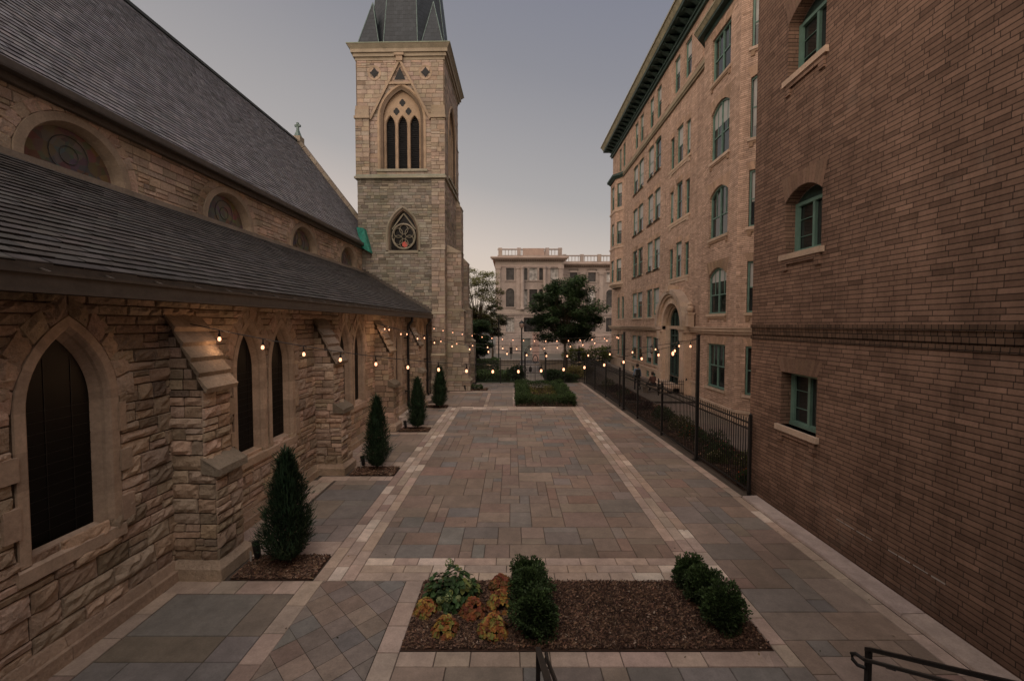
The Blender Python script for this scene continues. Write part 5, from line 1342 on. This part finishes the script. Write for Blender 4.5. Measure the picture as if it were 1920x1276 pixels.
def column(f,x,z0,z1,r,flat=False):
    m=MB(); c=f.P(x,0,0)
    if flat: m.fbox(f,x-r,x+r,z0,z1,0,.2,LB); m.fbox(f,x-r*1.3,x+r*1.3,z1-.4,z1,0,.3,LB); m.fbox(f,x-r*1.25,x+r*1.25,z0,z0+.35,0,.28,LB); m.build('pilaster','lib',lib)
    else:
        cc=(c.x,c.y-.55,0); m.lathe(cc,[(r*1.35,z0),(r*1.35,z0+.25),(r*1.05,z0+.4),(r,z0+.5),(r*.9,z1-.7),(r*.9,z1-.55),(r*1.2,z1-.3),(r*1.35,z1-.15),(r*1.35,z1)],14,LB); m.build('column','lib',lib)
for x in (-2.6,1.25,6.7,9.2): column(f1,x,7.1,zc1-1.2,.42,True)
for x in (1.95,6.1): column(f1,x,7.1,zc1-1.2,.36)
for x in (10.2,13.8,17.4,21.0,24.6): column(f2,x,7.1,zc2-1.2,.40,True)
def balus(f,x0,x1,z0,piers,solid=()):
    m=MB(); m.fbox(f,x0,x1,z0,z0+.35,-.3,.25,LB); m.fbox(f,x0,x1,z0+1.35,z0+1.55,-.2,.2,LB)
    for p in piers: m.fbox(f,p-.35,p+.35,z0+.35,z0+1.7,-.28,.28,jit(LB,.08))
    for a,b in solid: m.fbox(f,a,b,z0+.35,z0+1.62,-.2,.22,(.40,.30,.25))
    x=x0+.2
    while x<x1: m.fbox(f,x-.05,x+.05,z0+.35,z0+1.35,-.05,.05,LB); x+=.62
    m.build('balustrade','lib',lib)
balus(f1,-2.7,9.4,zc1+.6,(-2.2,1.3,6.6,9.0),((2.0,6.0),)); balus(f2,9.6,34,zc2+.6,(10.2,13.6,17.0,20.4))
m=MB(); fs=Fr((-3.1,79,0),(0,-1,0),(-1,0,0)); m.box(-3.1,9.6,79.55,110,-1.4,zc1+.5,(.42,.30,.24)); m.box(9.6,34,82.55,110,-1.4,zc2+.5,LB)
m.box(-3.6,-3.1,79.3,110,zc1-.1,zc1+.55,(.5,.28,.2)); m.box(6.3,7.8,88,92,zc1+.5,zc1+3.3,(.25,.2,.18)); m.build('building_body','lib',lib)
m=MB(); fT=Fr((0,70,0),(1,0,0),(0,-1,0)); m.fbox(fT,11,34,-1.4,1.3,-.4,0,(.45,.34,.30)); m.fbox(fT,10.9,34,1.3,1.5,-.5,.1,LB)
x=11.3
while x<34: m.fbox(fT,x-.1,x+.1,1.5,2.3,-.3,-.1,(.47,.35,.30)); x+=.45
m.fbox(fT,10.9,34,2.3,2.5,-.4,.05,(.50,.38,.33)); tag(m.build('terrace_balustrade','lib'),'pinkish stone terrace balustrade in front of the civic building right wing','balustrade')
m=MB(); m.box(3.0,3.9,60,60.9,-1.1,2.9,(.50,.34,.29)); m.box(2.9,4.0,59.9,61,2.9,3.2,(.52,.38,.32)); tag(m.build('stone_pier','lib'),'square pinkish stone pier left of the trunk of the big tree','pier')
m=MB(); m.box(1.4,2.7,61,61.3,-.2,2.2,(.2,.22,.2)); m.box(1.35,2.75,60.9,61.35,2.2,2.35,(.3,.3,.27)); tag(m.build('notice_board','portal'),'grey green board behind the street lamp','board')

# ================================================================== PEOPLE
def skin_body(name,joints,edges,radii,mat,parent,sub=2):
    me=bpy.data.meshes.new(name); me.from_pydata([Vector(j) for j in joints],edges,[]); o=bpy.data.objects.new(name,me); COL.objects.link(o); o.parent=parent
    md=o.modifiers.new('s','SKIN'); md.use_smooth_shade=True
    for k,r in enumerate(radii): me.skin_vertices[0].data[k].radius=(r,r) if not isinstance(r,tuple) else r
    me.skin_vertices[0].data[0].use_root=True
    sb=o.modifiers.new('d','SUBSURF'); sb.levels=sub; sb.render_levels=sub
    me.materials.append(M[mat]); return o
def head(mb_face,t,c,yaw,hair='hair'):
    m=MB(); n=12; prof=[(.0,-.125),(.035,-.12),(.058,-.09),(.07,-.04),(.078,.01),(.08,.05),(.07,.09),(.04,.12),(0,.13)]
    cs,sn=math.cos(yaw),math.sin(yaw)
    def rot(x,y,z): return (c[0]+x*cs-y*sn,c[1]+x*sn+y*cs,c[2]+z)
    base=len(m.v)
    for r,z in prof:
        for i in range(n): a=2*PI*i/n; m.v.append(rot(r*math.cos(a),r*1.2*math.sin(a),z))
    for k in range(len(prof)-1):
        for i in range(n): j=(i+1)%n; m.f.append((base+k*n+i,base+k*n+j,base+(k+1)*n+j,base+(k+1)*n+i)); m.c.append((1,1,1))
    # nose, ears (front is +y in head space)
    m.hexa([rot(-.012,.085,-.03),rot(.012,.085,-.03),rot(.012,.085,-.02),rot(-.012,.085,-.02),rot(-.01,.115,-.03),rot(.01,.115,-.03),rot(.006,.09,.03),rot(-.006,.09,.03)])
    for s in (-1,1): m.hexa([rot(s*.078,-.015,-.03),rot(s*.078,.02,-.03),rot(s*.078,.02,.03),rot(s*.078,-.015,.03),rot(s*.095,-.02,-.02),rot(s*.095,.01,-.02),rot(s*.095,.01,.025),rot(s*.095,-.02,.025)])
    m.build('head','skin',t,True)
    m=MB()
    for s in (-1,1): m.box(c[0]-.001,c[0]+.001,c[1],c[1]+.001,c[2],c[2]+.001)
    m=MB(); base=0; prof=[(.085,-.07),(.092,-.02),(.095,.05),(.082,.1),(.05,.135),(0,.145)]
    for r,z in prof:
        for i in range(n):
            a=2*PI*i/n; x,y=r*math.cos(a),r*1.18*math.sin(a)-.018
            if y>.03 and z<.06: y=.03
            m.v.append(rot(x,y,z))
    for k in range(len(prof)-1):
        for i in range(n): j=(i+1)%n; m.f.append((k*n+i,k*n+j,(k+1)*n+j,(k+1)*n+i)); m.c.append((1,1,1))
    m.build('hair',hair,t,True)
def hand(joints,edges,radii,idx,p,d):
    # palm and five short finger chains
    p=Vector(p); d=Vector(d).normalized(); s=Vector((0,1,0)) if abs(d.y)<.8 else Vector((1,0,0)); a=len(joints)
    joints.append(tuple(p+d*.07)); edges.append((idx,a)); radii.append(.022)
    for q,l in ((-.03,.06),(-.01,.075),(.01,.08),(.03,.068)):
        b=len(joints); joints.append(tuple(p+d*.10+s*q)); joints.append(tuple(p+d*(.10+l)+s*q*1.1)); edges+= [(a,b),(b,b+1)]; radii+=[.009,.007]
    b=len(joints); joints.append(tuple(p+d*.03+s*-.045)); joints.append(tuple(p+d*.08+s*-.06)); edges+=[(a,b),(b,b+1)]; radii+=[.011,.008]
# walking person seen from behind
t=thing('person','person in a pale blue top and dark trousers walking away on the pavement','person',(8.22,27.3,0),.15)
J=[(0,0,.95),(0,.01,1.12),(0,.02,1.30),(0,.02,1.42),(-.17,.02,1.38),(.17,.02,1.38),(-.24,-.02,1.12),(.24,.04,1.12),(-.25,.1,.90),(.25,.0,.88)]
E_=[(0,1),(1,2),(2,3),(2,4),(2,5),(4,6),(5,7),(6,8),(7,9)]; Rr=[(.15,.11),(.14,.10),(.15,.105),.055,.06,.06,.045,.045,.036,.036]
skin_body('top',J,E_,Rr,'blue',t)
J=[(0,0,.93),(-.09,0,.90),(.09,0,.90),(-.12,.10,.50),(.12,-.05,.50),(-.13,.06,.1),(.13,-.16,.12),(-.13,.2,.04),(.13,-.03,.04)]
E_=[(0,1),(0,2),(1,3),(2,4),(3,5),(4,6),(5,7),(6,8)]; skin_body('trousers',J,E_,[(.15,.11),.095,.095,.065,.065,.045,.045,.04,.04],'navy',t)
for p in ((-.25,.1,.90),(.25,0,.88)):
    J=[p]; E2_=[]; R2_=[.025]; hand(J,E2_,R2_,0,p,(0,.15,-1)); skin_body('hand',J,E2_,R2_,'skin',t,1)
m=MB(); m.tube([(0,.02,1.40),(0,.03,1.50)],.05,8); m.build('neck','skin',t,True); head(None,t,(0,.035,1.60),0)
m=MB(); m.hexa([(-.14,-.22,1.0),(.14,-.22,1.0),(.14,-.09,1.0),(-.14,-.09,1.0),(-.13,-.2,1.36),(.13,-.2,1.36),(.13,-.08,1.38),(-.13,-.08,1.38)]); tag(m.build('backpack','black',loc=(8.22,27.3,0)),'dark backpack carried by the walking person','backpack')
# seated person
t=thing('person','seated person in a dark red jacket near the arched entrance, seen from behind','person',(8.95,26.45,0),.3)
J=[(0,0,.52),(0,-.03,.70),(0,0,.90),(0,.03,1.0),(-.17,.0,.95),(.17,.0,.95),(-.24,.06,.72),(.24,.06,.72),(-.16,.26,.62),(.16,.26,.62)]
E_=[(0,1),(1,2),(2,3),(2,4),(2,5),(4,6),(5,7),(6,8),(7,9)]; skin_body('jacket',J,E_,[(.17,.14),(.17,.13),(.17,.12),.06,.07,.07,.055,.055,.04,.04],'olive',t)
J=[(0,0,.50),(-.1,.05,.50),(.1,.05,.50),(-.13,.46,.50),(.13,.46,.50),(-.13,.46,.1),(.13,.46,.1),(-.13,.6,.04),(.13,.6,.04)]
skin_body('trousers',J,[(0,1),(0,2),(1,3),(2,4),(3,5),(4,6),(5,7),(6,8)],[(.17,.12),.1,.1,.065,.065,.045,.045,.04,.04],'navy',t)
for p in ((-.16,.26,.62),(.16,.26,.62)):
    J=[p]; E2_=[]; R2_=[.025]; hand(J,E2_,R2_,0,p,(0,1,-.4)); skin_body('hand',J,E2_,R2_,'skin',t,1)
m=MB(); m.tube([(0,.03,.98),(0,.05,1.08)],.05,8); m.build('neck','skin',t,True); head(None,t,(0,.06,1.18),0)
m=MB(); m.box(-.7,.7,-.2,.22,.36,.42,(.3,.25,.2)); m.box(-.6,-.45,-.18,.2,0,.36,(.3,.25,.2)); m.box(.45,.6,-.18,.2,0,.36,(.3,.25,.2)); o=m.build('stone_bench','portal',loc=(8.95,26.45,0)); o.rotation_euler.z=.3; tag(o,'low stone bench under the seated person','bench')
fence_run('handrail_fence','short black iron railing in front of the entrance steps',(8.9,25.3,0),(10.6,25.3,0),1,.95,1.0,pick=.12)

# ================================================================== CAMERA, WORLD, LIGHT
cam=bpy.data.cameras.new('Camera'); co_=bpy.data.objects.new('Camera',cam); COL.objects.link(co_); scene.camera=co_
cam.sensor_width=36; cam.lens=784/1920*36; cam.clip_end=2000; cam.clip_start=.05
co_.location=(0,0,4.3); co_.rotation_euler=(PI/2-math.atan(30/784),0,0)
w=bpy.data.worlds.new('World'); scene.world=w; w.use_nodes=True; nt=w.node_tree; bg=nt.nodes['Background']
sky=nt.nodes.new('ShaderNodeTexSky'); sky.sky_type='NISHITA'; sky.sun_disc=False; sky.sun_elevation=math.radians(3); sky.sun_rotation=math.radians(200)
bg.inputs[1].default_value=.015
tc=nt.nodes.new('ShaderNodeTexCoord'); sp_=nt.nodes.new('ShaderNodeSeparateXYZ'); nt.links.new(tc.outputs['Generated'],sp_.inputs[0])
def srgb(r,g,b): return tuple((x/255/12.92) if x/255<=.04045 else ((x/255+.055)/1.055)**2.4 for x in (r,g,b))
rp=nt.nodes.new('ShaderNodeValToRGB'); e=rp.color_ramp.elements
stops=[(0,srgb(150,135,120)),(.02,srgb(222,202,186)),(.16,srgb(204,190,181)),(.30,srgb(168,163,162)),(.52,srgb(138,137,144)),(.7,srgb(120,122,137)),(1,srgb(150,152,165))]
while len(e)<len(stops): e.new(.5)
for k,(p,c) in enumerate(stops): e[k].position=p; e[k].color=(*c,1)
ma=nt.nodes.new('ShaderNodeMath'); ma.operation='MULTIPLY_ADD'; nt.links.new(sp_.outputs[0],ma.inputs[0]); ma.inputs[1].default_value=.2; nt.links.new(sp_.outputs[2],ma.inputs[2]); nt.links.new(ma.outputs[0],rp.inputs[0])
# warmer, brighter afterglow low behind the viewer (west)
dt=nt.nodes.new('ShaderNodeVectorMath'); dt.operation='DOT_PRODUCT'; nt.links.new(tc.outputs['Generated'],dt.inputs[0]); dt.inputs[1].default_value=(-.5,-.8,.32)
mr=nt.nodes.new('ShaderNodeMapRange'); mr.inputs[1].default_value=0; mr.inputs[2].default_value=1; nt.links.new(dt.outputs['Value'],mr.inputs[0])
pw=nt.nodes.new('ShaderNodeMath'); pw.operation='POWER'; nt.links.new(mr.outputs[0],pw.inputs[0]); pw.inputs[1].default_value=2
g2=nt.nodes.new('ShaderNodeMix'); g2.data_type='RGBA'; g2.blend_type='ADD'; g2.inputs[0].default_value=1; nt.links.new(rp.outputs[0],g2.inputs[6])
sc2=nt.nodes.new('ShaderNodeMix'); sc2.data_type='RGBA'; sc2.blend_type='MIX'; nt.links.new(pw.outputs[0],sc2.inputs[0]); sc2.inputs[6].default_value=(0,0,0,1); sc2.inputs[7].default_value=(1.95,1.5,1.16,1)
nt.links.new(sc2.outputs[2],g2.inputs[7])
bg2=nt.nodes.new('ShaderNodeBackground'); bg2.inputs[1].default_value=1.0; nt.links.new(g2.outputs[2],bg2.inputs[0])
add=nt.nodes.new('ShaderNodeAddShader'); nt.links.new(sky.outputs[0],bg.inputs[0]); nt.links.new(bg.outputs[0],add.inputs[0]); nt.links.new(bg2.outputs[0],add.inputs[1]); nt.links.new(add.outputs[0],nt.nodes['World Output'].inputs[0])
sl=bpy.data.lights.new('Sun','SUN'); sl.energy=.75; sl.angle=math.radians(40); sl.color=(1,.86,.74); so_=bpy.data.objects.new('Sun',sl); COL.objects.link(so_)  # extra soft lamp added to brighten the foreground; the real sun has set
so_.rotation_euler=Vector((-.22,.48,-.80)).to_track_quat('-Z','Y').to_euler()
scene.view_settings.view_transform='Standard'; scene.view_settings.look='None'; scene.view_settings.exposure=0
scene.render.engine='CYCLES'; scene.cycles.use_denoising=True; scene.cycles.max_bounces=6; scene.cycles.diffuse_bounces=3; scene.cycles.use_adaptive_sampling=True; scene.cycles.adaptive_threshold=.02
scene.cycles.sample_clamp_indirect=4
